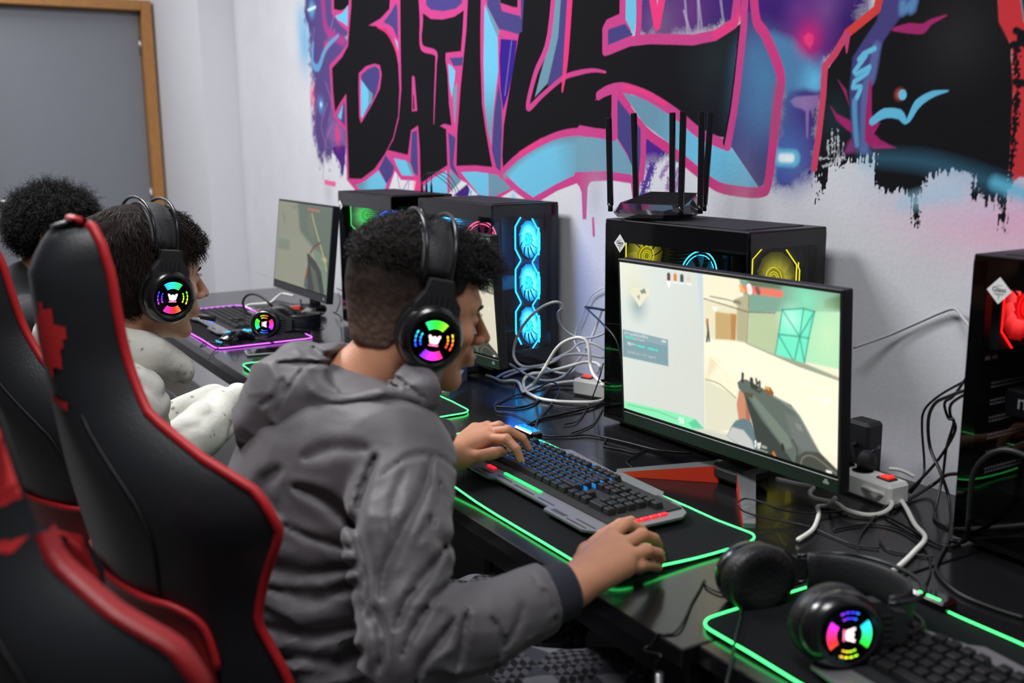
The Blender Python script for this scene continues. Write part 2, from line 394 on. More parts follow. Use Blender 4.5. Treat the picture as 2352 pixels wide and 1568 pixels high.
# violet cloud behind the end of the word
fb([(270, 0), (270, 190), (480, 195), (830, 110), (1040, 500), (1000, 960), (1040, 1010), (1110, 1000), (1200, 930), (1230, 880), (1290, 330), (1420, 180), (1640, 0)], PU, soft=.03, rag=.02)
mp.spray(B([(400, 140)], False)[0], .16, wc((120, 90, 130)), .9); mp.spray(B([(560, 60)], False)[0], .12, wc((110, 60, 130)), .8)
for P in ([(500, 0), (540, 180)], [(560, 0), (620, 180)], [(590, 0), (600, 190)], [(680, 0), (735, 140)], [(520, 60), (560, 190)]): sb(P, .006, wc((190, 175, 205)), soft=.006, a=.7, sm=False)
for c, r, cc, a in (((1290, 60), .09, (130, 90, 160), .8), ((1130, 60), .07, (110, 70, 150), .7), ((1180, 220), .12, (150, 40, 130), .8), ((1100, 700), .12, (78, 58, 140), .5), ((1080, 620), .1, (66, 44, 126), .4), ((1130, 900), .09, (110, 90, 150), .7), ((1420, 120), .1, (50, 25, 100), .9), ((1000, 80), .1, (60, 30, 110), .8)):
    mp.spray(B([c], False)[0], r, wc(cc), a)
fb([(285, 700), (600, 880), (540, 880), (450, 850), (390, 870), (350, 890), (310, 960), (285, 1000)], wc((80, 38, 140)), soft=.02, rag=.015)
fb([(300, 880), (360, 870), (480, 1000), (600, 960), (600, 1050), (300, 1100)], WH, soft=.05, a=.6)
sb([(350, 900), (320, 980), (285, 1075)], .024, wc((86, 52, 150)), soft=.012, rag=.01)
sb([(460, 850), (395, 950), (460, 870), (430, 1020), (500, 900), (460, 1080)], .012, wc((150, 105, 175)), soft=.008, a=.9, rag=.006)
fb([(880, 200), (1000, 175), (1110, 215), (1200, 320), (1262, 430), (1262, 480), (1240, 495), (1170, 478), (1100, 492), (1040, 520), (980, 620), (850, 640)], wc((84, 130, 178)), soft=.02)
mp.spray(B([(1225, 440)], False)[0], .07, wc((104, 190, 232)), 1.); fb([(1262, 430), (1262, 480), (1240, 495), (1170, 480), (1100, 500), (1200, 560), (1300, 520), (1275, 400)], PU, soft=.01, a=.9)
mp.spray(B([(1190, 210)], False)[0], .055, wc((225, 40, 120)), .9); fb([(1165, 200), (1190, 175), (1218, 190), (1218, 225), (1200, 265), (1190, 250), (1170, 230)], PK2, soft=.006)
fb([(1092, 545), (1120, 522), (1250, 512), (1245, 578), (1222, 585), (1213, 635), (1205, 590), (1194, 600), (1190, 745), (1180, 740), (1176, 600), (1150, 585), (1115, 575)], LI, soft=.005, a=.85)
mp.spray(B([(1075, 850)], False)[0], .12, wc((70, 120, 190)), .9); sb([(1035, 850), (1110, 853)], .036, wc((104, 190, 225)), soft=.008, sm=False); sb([(1045, 850), (1098, 852)], .018, wc((225, 235, 240)), soft=.008, sm=False)
# the word: pink outline mass
fa([(320, 0), (330, 90), (380, 160), (440, 215), (432, 300), (385, 365), (315, 440), (330, 700), (342, 790), (425, 885), (432, 1215), (520, 1320), (705, 1310), (758, 1155), (798, 1215), (900, 1222), (880, 1320), (935, 1310), (1110, 1320), (1200, 1215), (1240, 1235), (1330, 1330), (1370, 1345), (1450, 1345), (1552, 1285), (1692, 1385), (1850, 1290), (1985, 1238), (2005, 1262), (2018, 1300), (2025, 1480), (2050, 1480), (2060, 1240), (2090, 1225), (2352, 1210), (2352, 0)], PK, soft=.003)
fb([(0, 930), (230, 970), (270, 990), (270, 1110), (245, 1100), (232, 975), (20, 968), (0, 1010)], PK); fb([(0, 480), (180, 455), (160, 700), (0, 700)], PK)
sb([(30, 1180), (34, 1265)], .011, wc((215, 80, 150)), sm=False)
# black letters
fa([(340, 0), (462, 0), (445, 30), (420, 60), (390, 72), (345, 62)], BK)
fa([(463, 0), (462, 40), (448, 200), (440, 310), (400, 385), (332, 460), (338, 600), (352, 758), (390, 690), (428, 633), (432, 800), (446, 1205), (530, 1208), (620, 1140), (690, 1040), (745, 930), (780, 780), (788, 600), (780, 440), (765, 350), (735, 250), (695, 195), (640, 178), (580, 172), (660, 125), (720, 60), (750, 0)], BK)
fa([(790, 0), (900, 0), (928, 60), (935, 80), (1000, 128), (1080, 132), (1160, 112), (1222, 70), (1215, 200), (1203, 345), (1100, 357), (1098, 400), (1112, 500), (1122, 700), (1140, 848), (1090, 836), (1062, 850), (1103, 872), (1112, 1115), (1000, 1190), (930, 1240), (925, 1000), (913, 847), (866, 880), (845, 1046), (708, 1012), (748, 940), (783, 800), (800, 600), (795, 300)], BK)
fa([(1270, 0), (1345, 0), (1334, 200), (1335, 400), (1345, 700), (1370, 880), (1405, 1080), (1415, 1128), (1300, 1116), (1172, 1120), (1178, 900), (1200, 600), (1240, 200)], BK)
fa([(1395, 0), (1592, 0), (1585, 50), (1555, 48), (1470, 20)], BK)
LE = A([(1662, 0), (1980, 0), (2292, 0), (2282, 112), (2195, 140), (2163, 190), (2160, 340), (2195, 366), (2225, 350)])+B([(100, 292), (230, 245), (400, 230), (560, 240), (700, 205), (822, 130), (800, 300), (788, 450), (768, 620), (750, 745), (690, 735), (600, 690), (480, 590), (350, 505), (240, 465), (180, 455), (90, 495), (40, 540), (130, 508), (132, 705)])+A([(2225, 885), (2100, 876), (1950, 885), (1820, 912), (1690, 975), (1580, 1055), (1488, 1142), (1482, 1050), (1492, 850), (1540, 550), (1600, 200)])
mp.fill(LE, BK)
mp.spray(B([(700, 330)], False)[0], .18, wc((44, 56, 62)), .5)
# counters and side faces of the letters
fa([(513, 495), (560, 448), (620, 430), (655, 440), (668, 500), (655, 600), (600, 710), (528, 832), (516, 790), (512, 600)], PK)
fa([(530, 505), (575, 465), (625, 445), (652, 470), (655, 520), (635, 620), (590, 710), (545, 780), (530, 795)], VI)
fa([(527, 535), (578, 605), (582, 705), (535, 798), (527, 780)], CY); fa([(578, 605), (608, 635), (600, 690), (578, 712)], GR)
fa([(366, 785), (408, 690), (418, 700), (422, 855)], VI); fa([(370, 785), (408, 700), (395, 810)], CY)
fa([(355, 108), (400, 90), (440, 35), (437, 178), (400, 150), (372, 135)], CY)
fa([(678, 152), (722, 95), (765, 20), (775, 60), (778, 270), (745, 190), (715, 165)], VI); fa([(755, 258), (776, 285), (780, 345)], CY)
sa([(640, 178), (700, 215), (745, 290), (775, 370)], .012, PK2, a=.7)
sa([(900, 0), (934, 80), (930, 240), (936, 310), (960, 335), (1032, 360), (1034, 440), (1026, 640), (1020, 835)], [.03, .026, .016, .02, .02, .018, .011, .009, .004], PK)
fa([(872, 520), (880, 510), (890, 520), (908, 748), (872, 752)], PK); fa([(880, 640), (886, 640), (890, 738), (878, 738)], BK)
fa([(975, 0), (968, 35), (1000, 65), (1080, 76), (1170, 58), (1210, 20), (1218, 0)], wc((78, 68, 135)))
fa([(1125, 392), (1218, 385), (1212, 442), (1155, 446)], VI); fa([(1118, 430), (1145, 450), (1165, 480), (1160, 540), (1140, 660), (1125, 560)], CY)
fa([(1148, 600), (1178, 560), (1172, 700), (1162, 850), (1155, 780)], GR)
fa([(1362, 35), (1400, 120), (1452, 235), (1455, 480), (1428, 700), (1415, 850), (1408, 985), (1385, 880), (1362, 700), (1356, 400)], CY, grad=(A([(1400, 500)])[0], A([(1395, 900)])[0], GR))
fa([(1365, 20), (1388, 45), (1465, 215), (1450, 250), (1400, 130)], GR)
fa([(1370, 0), (1480, 75), (1602, 108), (1618, 210), (1590, 232), (1500, 205), (1460, 195), (1380, 40)], VI); fa([(1605, 0), (1655, 0), (1615, 210), (1608, 105)], VI)
fa([(1472, 262), (1582, 272), (1560, 450), (1520, 640), (1488, 745), (1470, 600), (1464, 400)], DV); sa([(1545, 280), (1500, 640)], .007, wc((120, 110, 175)), a=.7, sm=False)
fa([(1458, 560), (1478, 700), (1480, 900), (1470, 1158), (1440, 1130), (1412, 1010), (1428, 760)], VI)
fa([(872, 892), (906, 880), (914, 1188), (888, 1170), (862, 1100)], VI); fa([(1118, 895), (1166, 930), (1152, 1110), (1200, 1215), (1130, 1130)], VI)
fa([(750, 1068), (832, 1085), (886, 1186), (805, 1184), (770, 1120)], CY); fa([(832, 1085), (862, 1108), (888, 1186), (870, 1178)], GR)
fa([(650, 1140), (693, 1048), (752, 1125), (740, 1180), (700, 1245)], VI); fa([(492, 1252), (560, 1220), (645, 1152), (700, 1240), (682, 1300), (540, 1300)], CY, grad=(A([(600, 1250)])[0], A([(520, 1220)])[0], GR))
fa([(945, 1265), (1020, 1200), (1108, 1152), (1112, 1310), (1000, 1310)], CY); fa([(1125, 1140), (1205, 1222), (1130, 1295)], GR)
fa([(1203, 1162), (1300, 1158), (1388, 1170), (1392, 1335), (1320, 1310)], CY); fa([(1388, 1170), (1450, 1180), (1542, 1270), (1400, 1338)], GR)
fa([(1150, 1320), (1245, 1242), (1265, 1280), (1250, 1330), (1225, 1400), (1200, 1330)], PU, soft=.006); fa([(1258, 1275), (1280, 1290), (1268, 1345)], CY, soft=.006)
fa([(760, 1180), (780, 1200), (800, 1222), (885, 1225), (860, 1300), (715, 1300)], WH, soft=.01); sa([(775, 1190), (800, 1290), (850, 1220), (845, 1290)], .008, LI, a=.7)
mp.spray(A([(1557, 1330)], False)[0], .03, wc((140, 200, 235)), 1); mp.spray(A([(905, 1250)], False)[0], .05, PK2, .9)
fa([(1500, 1172), (1600, 1070), (1740, 972), (1850, 935), (2000, 922), (2130, 928), (2262, 948), (2270, 1162), (2100, 1162), (1950, 1192), (1850, 1240), (1690, 1332), (1590, 1260)], CY, grad=(A([(1800, 1120)])[0], A([(2050, 1060)])[0], wc((116, 160, 180))))
sa([(1500, 1180), (1600, 1078), (1740, 985), (1850, 945), (2000, 930)], .022, GR, soft=.02, a=.8)
sa([(1490, 1150), (1580, 1065), (1700, 985), (1850, 915), (2000, 888), (2230, 902)], .020, PK); sa([(1600, 1040), (1750, 950)], .012, PK2, a=.8, soft=.01)
fa([(1868, 0), (1908, 0), (1870, 240), (1790, 560), (1702, 655), (1740, 500), (1812, 250)], GR)
fa([(1910, 0), (1955, 0), (1905, 330), (1892, 525), (1785, 582), (1860, 250)], VI)
sa([(1858, 0), (1800, 235), (1705, 500), (1655, 725), (1745, 650), (1830, 575), (1905, 520), (2000, 490), (2100, 475), (2180, 487)], [.022, .022, .021, .020, .015, .014, .014, .014, .010, .006], PK)
sa([(1966, 0), (1915, 350), (1888, 615)], [.026, .024, .008], PK2, a=.9)
# the last letter
fb([(205, 0), (250, 0), (268, 45), (262, 110), (250, 190), (205, 105)], CY); fb([(108, 160), (202, 128), (245, 186), (235, 198), (108, 245)], VI)
fb([(290, 0), (362, 0), (368, 95), (355, 90)], VI); fb([(360, 0), (450, 0), (385, 105), (366, 95)], CY)
sb([(268, 0), (278, 60), (270, 195)], .022, PK); sb([(300, -60), (375, 135), (460, -60)], .026, PK2, sm=False)
sb([(195, 0), (188, 95), (110, 130), (95, 160), (95, 275), (110, 272), (230, 222), (330, 210), (450, 212), (570, 215), (690, 190), (790, 125), (850, 0)], .024, PK, sm=False); sb([(690, 190), (790, 125), (840, 40)], .022, PK2, a=.7)
fb([(842, 150), (870, 60), (900, 90), (950, 190), (1015, 380), (1022, 520), (1000, 720), (962, 985), (925, 1015), (780, 800), (770, 790), (800, 560)], VI)
for c, r, a in (((900, 300), .1, .55), ((960, 420), .14, .85), ((940, 600), .15, .6)): mp.spray(B([c], False)[0], r, wc((80, 135, 178)), a)
fb([(772, 790), (922, 1012), (820, 1015), (690, 985), (640, 940), (600, 900), (620, 800), (690, 790)], CY)
fb([(190, 500), (300, 525), (420, 590), (500, 660), (600, 735), (690, 790), (680, 860), (610, 905), (450, 780), (300, 665)], wc((108, 150, 172)), grad=(B([(350, 600)])[0], B([(600, 820)])[0], CY))
sb([(60, 515), (110, 485), (180, 470), (260, 490), (350, 530), (480, 615), (600, 715), (680, 755), (755, 785)], .024, PK); sb([(200, 470), (300, 495), (420, 560)], .012, PK2, a=.8)
sb([(748, 765), (782, 600), (804, 430), (834, 150)], .022, BK, sm=False); sb([(756, 785), (790, 600), (812, 430), (842, 150), (862, 0)], .021, PK, sm=False)
sb([(885, 0), (905, 80), (960, 190), (1040, 400), (1025, 560), (1000, 780), (972, 990), (935, 1035), (820, 1032), (700, 1005), (600, 930), (450, 810), (300, 695), (165, 500)], .024, wc((208, 62, 132)))
sb([(1032, 480), (1010, 720)], .03, wc((160, 80, 120)), soft=.02, a=.5, sm=False)
fb([(160, 530), (285, 690), (296, 760), (285, 935), (255, 945), (215, 830), (162, 745)], VI)
fb([(160, 750), (215, 840), (262, 945), (235, 940), (130, 935), (-60, 935), (-60, 745)], wc((116, 160, 180)))
sb([(148, 500), (145, 600), (142, 735), (-40, 700)], .024, PK, sm=False); sb([(302, 700), (300, 850), (290, 955), (255, 968), (100, 945), (-60, 950)], .022, PK, sm=False)
fb([(262, 960), (285, 975), (272, 1100), (265, 1130)], PK)
mp.spray(A([(2110, 1310)], False)[0], .1, wc((150, 150, 156)), .5, ry=.16); mp.spray(B([(830, 1090)], False)[0], .12, wc((150, 150, 156)), .35, ry=.18); mp.spray(A([(310, 1300)], False)[0], .09, wc((160, 160, 166)), .5)
# haze over the lower right
mp.spray(B([(2320, 1150)], False)[0], .42, wc((245, 160, 205)), .8, ry=.16); mp.spray(B([(1950, 1010)], False)[0], .3, wc((165, 215, 238)), .8, ry=.09)
mp.spray(B([(2000, 1090)], False)[0], .25, wc((235, 200, 220)), .6, ry=.07)
fb([(1450, 830), (1540, 840), (1550, 930), (1470, 900)], wc((150, 200, 225)), soft=.03, a=.6)
# black face on the right with dry brushed lower edge
fb([(1230, 870), (1300, 800), (1440, 780), (1540, 790), (1540, 870), (1440, 850), (1380, 890), (1310, 880), (1280, 960), (1265, 990), (1255, 930), (1235, 1080), (1228, 930)], BK, soft=.004, rag=.026, rn=mp.n4)
fb([(1545, 780), (1560, 990), (1600, 1035), (1690, 1020), (1745, 1060), (1752, 1150), (1765, 1215), (1785, 1205), (1782, 1080), (1845, 950), (1960, 915), (2010, 920), (2000, 800)], BK, soft=.004, rag=.014, rn=mp.n4)
fb([(2080, 900), (2085, 1060), (2150, 1090), (2190, 1080), (2215, 1110), (2228, 1230), (2240, 1235), (2255, 1120), (2290, 940), (2300, 850)], BK, soft=.006, rag=.022, rn=mp.n4)
fb([(1650, 0), (1560, 60), (1420, 170), (1330, 300), (1285, 400), (1275, 560), (1245, 780), (1232, 905), (1300, 870), (1430, 820), (1560, 820), (1800, 870), (2000, 905), (2120, 950), (2265, 985), (2295, 800), (2305, 500), (2290, 240), (2225, 110), (2190, 0)], BK, soft=.004, rag=.004)
mp.spray(B([(2000, 200)], False)[0], .14, wc((48, 46, 48)), .7); mp.spray(B([(1330, 640)], False)[0], .09, wc((34, 52, 60)), .8)
fb([(1660, 0), (1815, 0), (1775, 65), (1700, 78), (1660, 130), (1600, 215), (1560, 300), (1530, 420), (1512, 500), (1500, 700), (1535, 835), (1450, 820), (1420, 720), (1412, 480), (1430, 310), (1480, 230), (1560, 110)], VI, soft=.006)
sb([(1560, 250), (1530, 420), (1500, 480), (1490, 800)], .02, wc((95, 110, 168)), soft=.008, a=.9); sb([(1700, 20), (1700, 60), (1760, 10), (1745, 50)], .016, wc((92, 140, 190)), soft=.01, sm=False)
sb([(1548, 262), (1490, 290), (1465, 320), (1500, 300), (1440, 385), (1450, 400), (1520, 362), (1505, 395), (1440, 440), (1432, 470), (1472, 468), (1468, 490), (1450, 530)], .010, wc((108, 196, 232)), soft=.004, sm=False)
sb([(1440, 545), (1442, 640), (1452, 780)], .012, wc((90, 160, 205)), soft=.006, a=.9)
MG = wc((165, 42, 110))
fb([(1518, 440), (1533, 430), (1532, 600), (1540, 660), (1578, 662), (1545, 720), (1580, 755), (1662, 797), (1540, 802), (1495, 760), (1498, 620)], MG, soft=.004)
fb([(1310, 572), (1345, 615), (1418, 650), (1430, 715), (1400, 700), (1345, 650)], MG, soft=.004); fb([(1350, 430), (1395, 485), (1410, 565), (1385, 500)], MG, soft=.004); fb([(1380, 830), (1405, 770), (1430, 740), (1448, 820)], wc((130, 60, 120)), soft=.01)
sb([(1535, 655), (1600, 612), (1680, 616), (1722, 655), (1780, 560), (1860, 508), (1945, 490)], [.014, .019, .018, .008, .016, .012, .002], wc((104, 192, 228)))
mp.spray(B([(1683, 508)], False)[0], .017, wc((235, 110, 90)), .95); sb([(1698, 508), (1700, 514)], .017, wc((110, 200, 235)), sm=False)
sb([(1650, 158), (1730, 152), (1805, 155), (1850, 120), (1935, 83)], [.006, .018, .018, .010, .003], wc((165, 45, 110)))
sb([(1650, 0), (1560, 50), (1400, 180), (1335, 290), (1280, 360), (1270, 520), (1245, 740), (1222, 905)], .016, wc((210, 70, 105)), sm=False); sb([(1650, 0), (1560, 50), (1400, 180)], .018, wc((215, 66, 60)), sm=False, a=.9); sb([(1400, 190), (1398, 280)], [.016, .004], wc((200, 70, 120)), sm=False)
for P in ([(1300, 850), (1295, 760)], [(1330, 880), (1335, 740)], [(1352, 860), (1350, 700)], [(1255, 855), (1390, 850)], [(1265, 900), (1375, 860)], [(1320, 820), (1318, 700)], [(1375, 860), (1378, 770)]): sb(P, .003, wc((190, 196, 200)), soft=.004, a=.8, sm=False, rag=.003)
RD = wc((206, 56, 62))
fb([(2195, 0), (2290, 0), (2352, 110), (2420, 200), (2420, 960), (2330, 955), (2270, 1000), (2278, 850), (2294, 500), (2284, 245), (2218, 118)], RD, soft=.004); fb([(2290, 0), (2450, 0), (2450, 150), (2352, 105)], wc((30, 50, 72)), soft=.006)
sb([(2290, 243), (2330, 235), (2360, 190), (2310, 165)], .012, BK, sm=False); sb([(2308, 440), (2360, 450)], .012, BK, sm=False); sb([(2345, 200), (2400, 260)], .02, BK, sm=False); sb([(2310, 250), (2318, 500), (2290, 800), (2275, 1000)], .01, BK, rag=.006)
sb([(1480, 835), (1560, 850), (1800, 870), (2000, 920), (2200, 990), (2360, 1050), (2500, 1100)], [.012, .022, .028, .03, .03, .03, .03], wc((90, 170, 210)), soft=.03, a=.24)
sb([(2200, 985), (2290, 1020), (2400, 1060)], .022, wc((104, 196, 230)), soft=.015, a=.8); sb([(1700, 1100), (1850, 1060), (2000, 1050)], .02, wc((165, 215, 238)), soft=.03, a=.7)
# faint brush texture of the paint
mp.img *= (1+.05*(mp.n2[..., None]-.5)+.05*(mp.n3[..., None]-.5))
mural = mp.build('graffiti_mural', mat_attr('mural_paint', .85, bump=.25, spec=.06), lambda x, z: np.stack([x, np.full_like(x, -.0008), z], -1))
tag(mural, 'graffiti mural of black lettering outlined in pink, painted on the white wall', 'mural')
# ================================================================ computers
GLASSM = glass('tinted_glass', (.86, .86, .88))
def alu(n, c, r=.4): return mat(n, c, r, metal=.7)
def rgb_arc_mesh(name, quads, parent, es=3., m=None):
    """quads: list of (four 3d points, srgb colour)"""
    V = []; F = []; C = []
    for q, c in quads:
        k = len(V); V += [tuple(p) for p in q]; F.append((k, k+1, k+2, k+3)); C += [(*lin(c), 1)]*4
    o = link_mesh(name, V, F, m or GLOWATTR, parent)
    ca = o.data.color_attributes.new('paint', 'FLOAT_COLOR', 'POINT'); ca.data.foreach_set('color', np.array(C, np.float32).ravel())
    return o
GLOWATTR = mat_attr('led_print', .4, emit=2.2, bump=0)
def hue(t):
    import colorsys
    return np.array(colorsys.hsv_to_rgb(t % 1, .8, 1.))
BLADES = {}
def make_fan(parent, c, axis, col, ring='octa', R=.058, es=2.4, nm='', disc=.55):
    """case fan, axis is the outward direction"""
    e = empty('case_fan', c, 0, parent); L = look(axis, (0, 0, 1))
    # square frame with round opening
    mb = MB(); h = .0605; n = 32; out = []; inn = []
    for k in range(n):
        a = 2*PI*k/n; ca, sa_ = math.cos(a), math.sin(a); q = h/max(abs(ca), abs(sa_)); out.append((q*ca, q*sa_)); inn.append((R*ca, R*sa_))
    V = [(x, y, z) for z in (-.012, .004) for (x, y) in out+inn]; F = []
    for k in range(n):
        j = (k+1) % n; F += [(k+2*n, j+2*n, j+3*n, k+3*n), (k, k+n, j+n, j), (k+n, k+3*n, j+3*n, j+n), (k, j, j+2*n, k+2*n)]
    mb.add(np.array(V)@L, F, 0, False); mb.build('fan_frame', BLACKM, e)
    gm = glow('led_glow_'+nm, col, es*1.6); 
    V = []; F = []; C = []; c0 = lin(np.clip(np.asarray(col)*.75+64, 0, 255)); c1 = lin(col)*.50
    for k in range(11):
        a0 = 2*PI*k/11; n0 = len(V)
        for i in range(7):
            t = i/6; r = .020+t*(R-.004-.020); cc = c0*(1-t)**2.2*1.2+c1*(.35+.65*math.exp(-((t-.35)/.4)**2))
            for s_ in (0, 1):
                a = a0+s_*.56+t*.35; V.append((r*math.cos(a), r*math.sin(a), -.003+.006*(s_-.5)*(1-.3*t))); C.append((*(cc*(1-.22*s_)), 1))
        F += [(n0+2*i, n0+2*i+1, n0+2*i+3, n0+2*i+2) for i in range(6)]
    bo = link_mesh('fan_blades', np.array(V)@L, F, BLADES.setdefault(es*disc, mat_attr('lit_fan_blades_%d' % len(BLADES), .4, emit=es*disc, bump=0)), e)
    bo.data.color_attributes.new('paint', 'FLOAT_COLOR', 'POINT').data.foreach_set('color', np.array(C, np.float32).ravel())
    MB().lathe([(.001, -.006), (.020, -.006), (.021, .001), (.016, .005), (.001, .006)], (0, 0, 0), L, 24).build('fan_hub', mat('fan_hub_'+nm, tuple(np.asarray(col)*.35), .35, emit=col, es=es*.35), e)
    mb = MB()
    for r in (.008, .0125, .021): mb.tube([np.array((r*math.cos(t), r*math.sin(t), .0055))@L for t in np.linspace(0, 2*PI, 25)[:-1]], .0006, 5, closed=True)
    mb.build('hub_ring', gm, e)
    mb = MB(); g = .0610
    if ring == 'octa':
        for s_ in (-1, 1):
            for s2 in (-1, 1): mb.tube([np.array((s_*a, s2*b, .006))@L for a, b in ((0, g*.97), (g*.52, g*.97), (g*.98, g*.50))], .0014, 6)
            mb.tube([np.array((s_*a, -b, .006))@L for a, b in ((0, g*1.10), (g*.38, g*1.10), (g*.46, g*1.04), (g*.62, g*1.04))], .0013, 6)
    elif ring == 'ring':
        mb.tube([np.array((R*math.cos(t), R*math.sin(t), .006))@L for t in np.linspace(0, 2*PI, 40)[:-1]], .0013, 6, closed=True)
    mb.build('led_strip', gm, e)
    return e
def make_pc(loc, yaw, label, cols, sticker=True, brand=None, lamp=None):
    """dual glass computer case: long side glass faces the seats, short glass faces right"""
    L_, W_, H_ = .43, .211, .45
    e = empty('desktop_computer', loc, yaw); tag(e, label, 'computer', 'glass-sided computers standing along the wall')
    t = .003
    mb = MB()
    mb.box((L_/2, W_/2, .008), (L_, W_, .012)); mb.box((L_/2, W_/2, H_-.006), (L_, W_, .012), bev=.0015)
    mb.box((t/2, W_/2, H_/2), (t, W_, H_-.02)); mb.box((L_/2, W_-t/2, H_/2), (L_, t, H_-.02))
    mb.box((L_-.006, W_-.010, H_/2), (.012, .018, H_-.02)); mb.box((.006, .006, H_/2), (.012, .012, H_-.02)); 
    mb.box((L_/2, W_-.030, H_/2+.02), (L_-.03, .002, H_-.10))
    mb.build('case_body', mat('case_steel', (17, 17, 19), .42, metal=.3, bump=.05), e)
    mb = MB(); mb.box((L_/2, W_/2, H_+.0008), (L_-.07, W_-.05, .0016), bev=.0005); mb.build('dust_filter', mat('dust_filter_mesh', (30, 30, 33), .6, bump=.6, bscale=900), e)
    mb = MB(); mb.box((L_/2, .0, .055), (L_-.006, .0016, .085)); mb.box((L_/2, .0, H_-.025), (L_-.006, .0016, .045)); mb.box((.014, .0, H_/2), (.022, .0016, H_-.02)); mb.box((L_-.004, .0, H_/2), (.006, .0016, H_-.02))
    mb.box((L_, W_/2, H_-.018), (.0016, W_-.004, .03)); mb.box((L_, W_-.012, H_/2), (.0016, .022, H_-.02)); mb.box((L_, W_/2, .03), (.0016, W_-.004, .04))
    mb.build('glass_border', mat('black_glass_border', (7, 7, 8), .1, spec=.3), e)
    MB().box((L_/2, -.002, H_/2), (L_-.004, .0022, H_-.006)).build('side_glass', GLASSM, e)
    MB().box((L_+.002, W_/2, H_/2), (.0022, W_-.004, H_-.006)).build('front_glass', GLASSM, e)
    for x in (.05, L_-.05):
        for y in (.03, W_-.03): MB().box((x, y, -.004), (.04, .02, .012), bev=.002).build('foot', BLACKM, e)
    # psu shroud, motherboard, graphics card, cooler
    MB().box((.142, W_/2-.01, .072), (.255, W_-.04, .004)).build('power_supply_shroud', mat('shroud_steel', (24, 24, 27), .35, metal=.4), e)
    mb = MB(); mb.box((.140, W_-.036, .27), (.225, .004, .30)); 
    for i in range(7): mb.box((.06+.03*i, W_-.046, .40-.012*(i % 3)), (.018, .016, .012), bev=.001)
    mb.box((.06, W_-.055, .35), (.05, .03, .10), bev=.003); mb.box((.20, W_-.05, .40), (.09, .02, .02), bev=.003)
    mb.build('motherboard', mat('circuit_board', (22, 24, 28), .4, bump=.5, bscale=200), e)
    for i in range(2): MB().box((.235+.012*i, W_-.055, .33), (.005, .035, .135)).build('memory_module', mat('memory_steel', (50, 52, 56), .35, metal=.5), e)
    mb = MB(); mb.box((.15, W_-.085, .215), (.26, .105, .045), bev=.004); g = mb.build('graphics_card', mat('card_shroud', (28, 28, 31), .35, bump=.1), e)
    if brand:
        tx = text_mesh('brand_lettering', brand, .034, mat('lettering_grey', (175, 178, 182), .4, emit=(120, 122, 126), es=.25), g); tx.location = (.066, W_-.1385, .219); tx.rotation_euler = (PI/2, 0, 0)
    # rear slot covers with dotted vents
    mb = MB()
    for i in range(6):
        z = .10+.028*i
        mb.box((.0045, W_-.10, z), (.001, .10, .012), m=0)
        for j in range(13):
            for k in (0, 1): mb.box((.006, W_-.148+j*.0078, z-.003+k*.006), (.0012, .0045, .0028), m=1)
    for j in range(2): mb.box((.006, .045+.018*j, .285), (.001, .012, .006), m=1)
    mb.build('slot_covers', [STEEL, mat('vent_hole_light', (150, 152, 156), .5)], e)
    cf, cr, ck = cols
    for i in range(3): make_fan(e, (.343, .168, .098+.1225*i), (0, -1, 0), cf[0], nm=cf[1], es=cf[2], disc=cf[3])
    make_fan(e, (.030, .088, .365), (1, 0, 0), cr[0], nm=cr[1], es=cr[2], disc=cr[3])
    # tower cooler behind its lit ring
    k = empty('cpu_cooler', (.155, .105, .335), 0, e)
    mb = MB()
    for i in range(16): mb.box((0, 0, -.055+.0073*i), (.05, .11, .0012))
    mb.build('cooling_fins', alu('fin_metal', (90, 92, 96)), k)
    LK = look((1, 0, 0), (0, 0, 1)); mb = MB()
    mb.tube([(.031, .052*math.cos(t), .052*math.sin(t)) for t in np.linspace(0, 2*PI, 33)[:-1]], .0015, 6, closed=True)
    mb.tube([(.031, .044*math.cos(t), .044*math.sin(t)) for t in np.linspace(.3, PI-.2, 16)], .0011, 5); mb.build('led_ring', glow('led_glow_'+ck[1], ck[0], ck[2]), k)
    mb = MB()
    for a in range(7):
        V = []
        for i in range(5):
            r = .012+i*.0085
            for s_ in (0, 1): a2 = a*2*PI/7+s_*.6+i*.08; V.append((.028+.006*s_, r*math.cos(a2), r*math.sin(a2)))
        mb.add(V, [(2*i, 2*i+1, 2*i+3, 2*i+2) for i in range(4)])
    mb.build('cooler_blades', mat('cooler_blade_'+ck[1], (20, 22, 26), .3, emit=ck[0], es=.10), k)
    if lamp:  # added point lamp, fills the case with LED colour and spills outside
        l = bpy.data.lights.new('led_fill_lamp', 'POINT'); l.energy = lamp[1]; l.color = tuple(lin(lamp[0])); l.shadow_soft_size = .05
        lo_ = bpy.data.objects.new('led_fill_lamp', l); COL.objects.link(lo_); lo_.parent = e; lo_.location = (.33, .10, .24)
    if sticker:
        s_ = .020; z0 = H_-.050; x0 = sticker
        st = MB().prism([(x0, z0+s_), (x0+s_, z0), (x0, z0-s_), (x0-s_, z0)], 0, .0004, R=[[1, 0, 0], [0, 0, 1], [0, -1, 0]], c=(0, -.0036, 0)).build('warning_sticker', mat('white_sticker', (232, 232, 232), .5), e)
        ink = mat('sticker_ink', (60, 60, 62), .6)
        for body, sz, dz in (('Glass', .0105, .0015), ('!', .009, -.0105)):
            tx = text_mesh('sticker_lettering', body, sz, ink, st); tx.location = (x0, -.0042, z0+dz); tx.rotation_euler = (PI/2, 0, 0)
        mb = MB()
        for dz, w_ in ((.0075, .010), (-.0045, .018), (-.006, .012)): mb.box((x0, -.0042, z0+dz), (w_, .0002, .0006))
        mb.build('sticker_small_print', ink, st)
    return e
YEL, BLU, GRN, RED, CYA = (225, 215, 30), (40, 185, 255), (30, 215, 70), (255, 20, 20), (60, 200, 255)
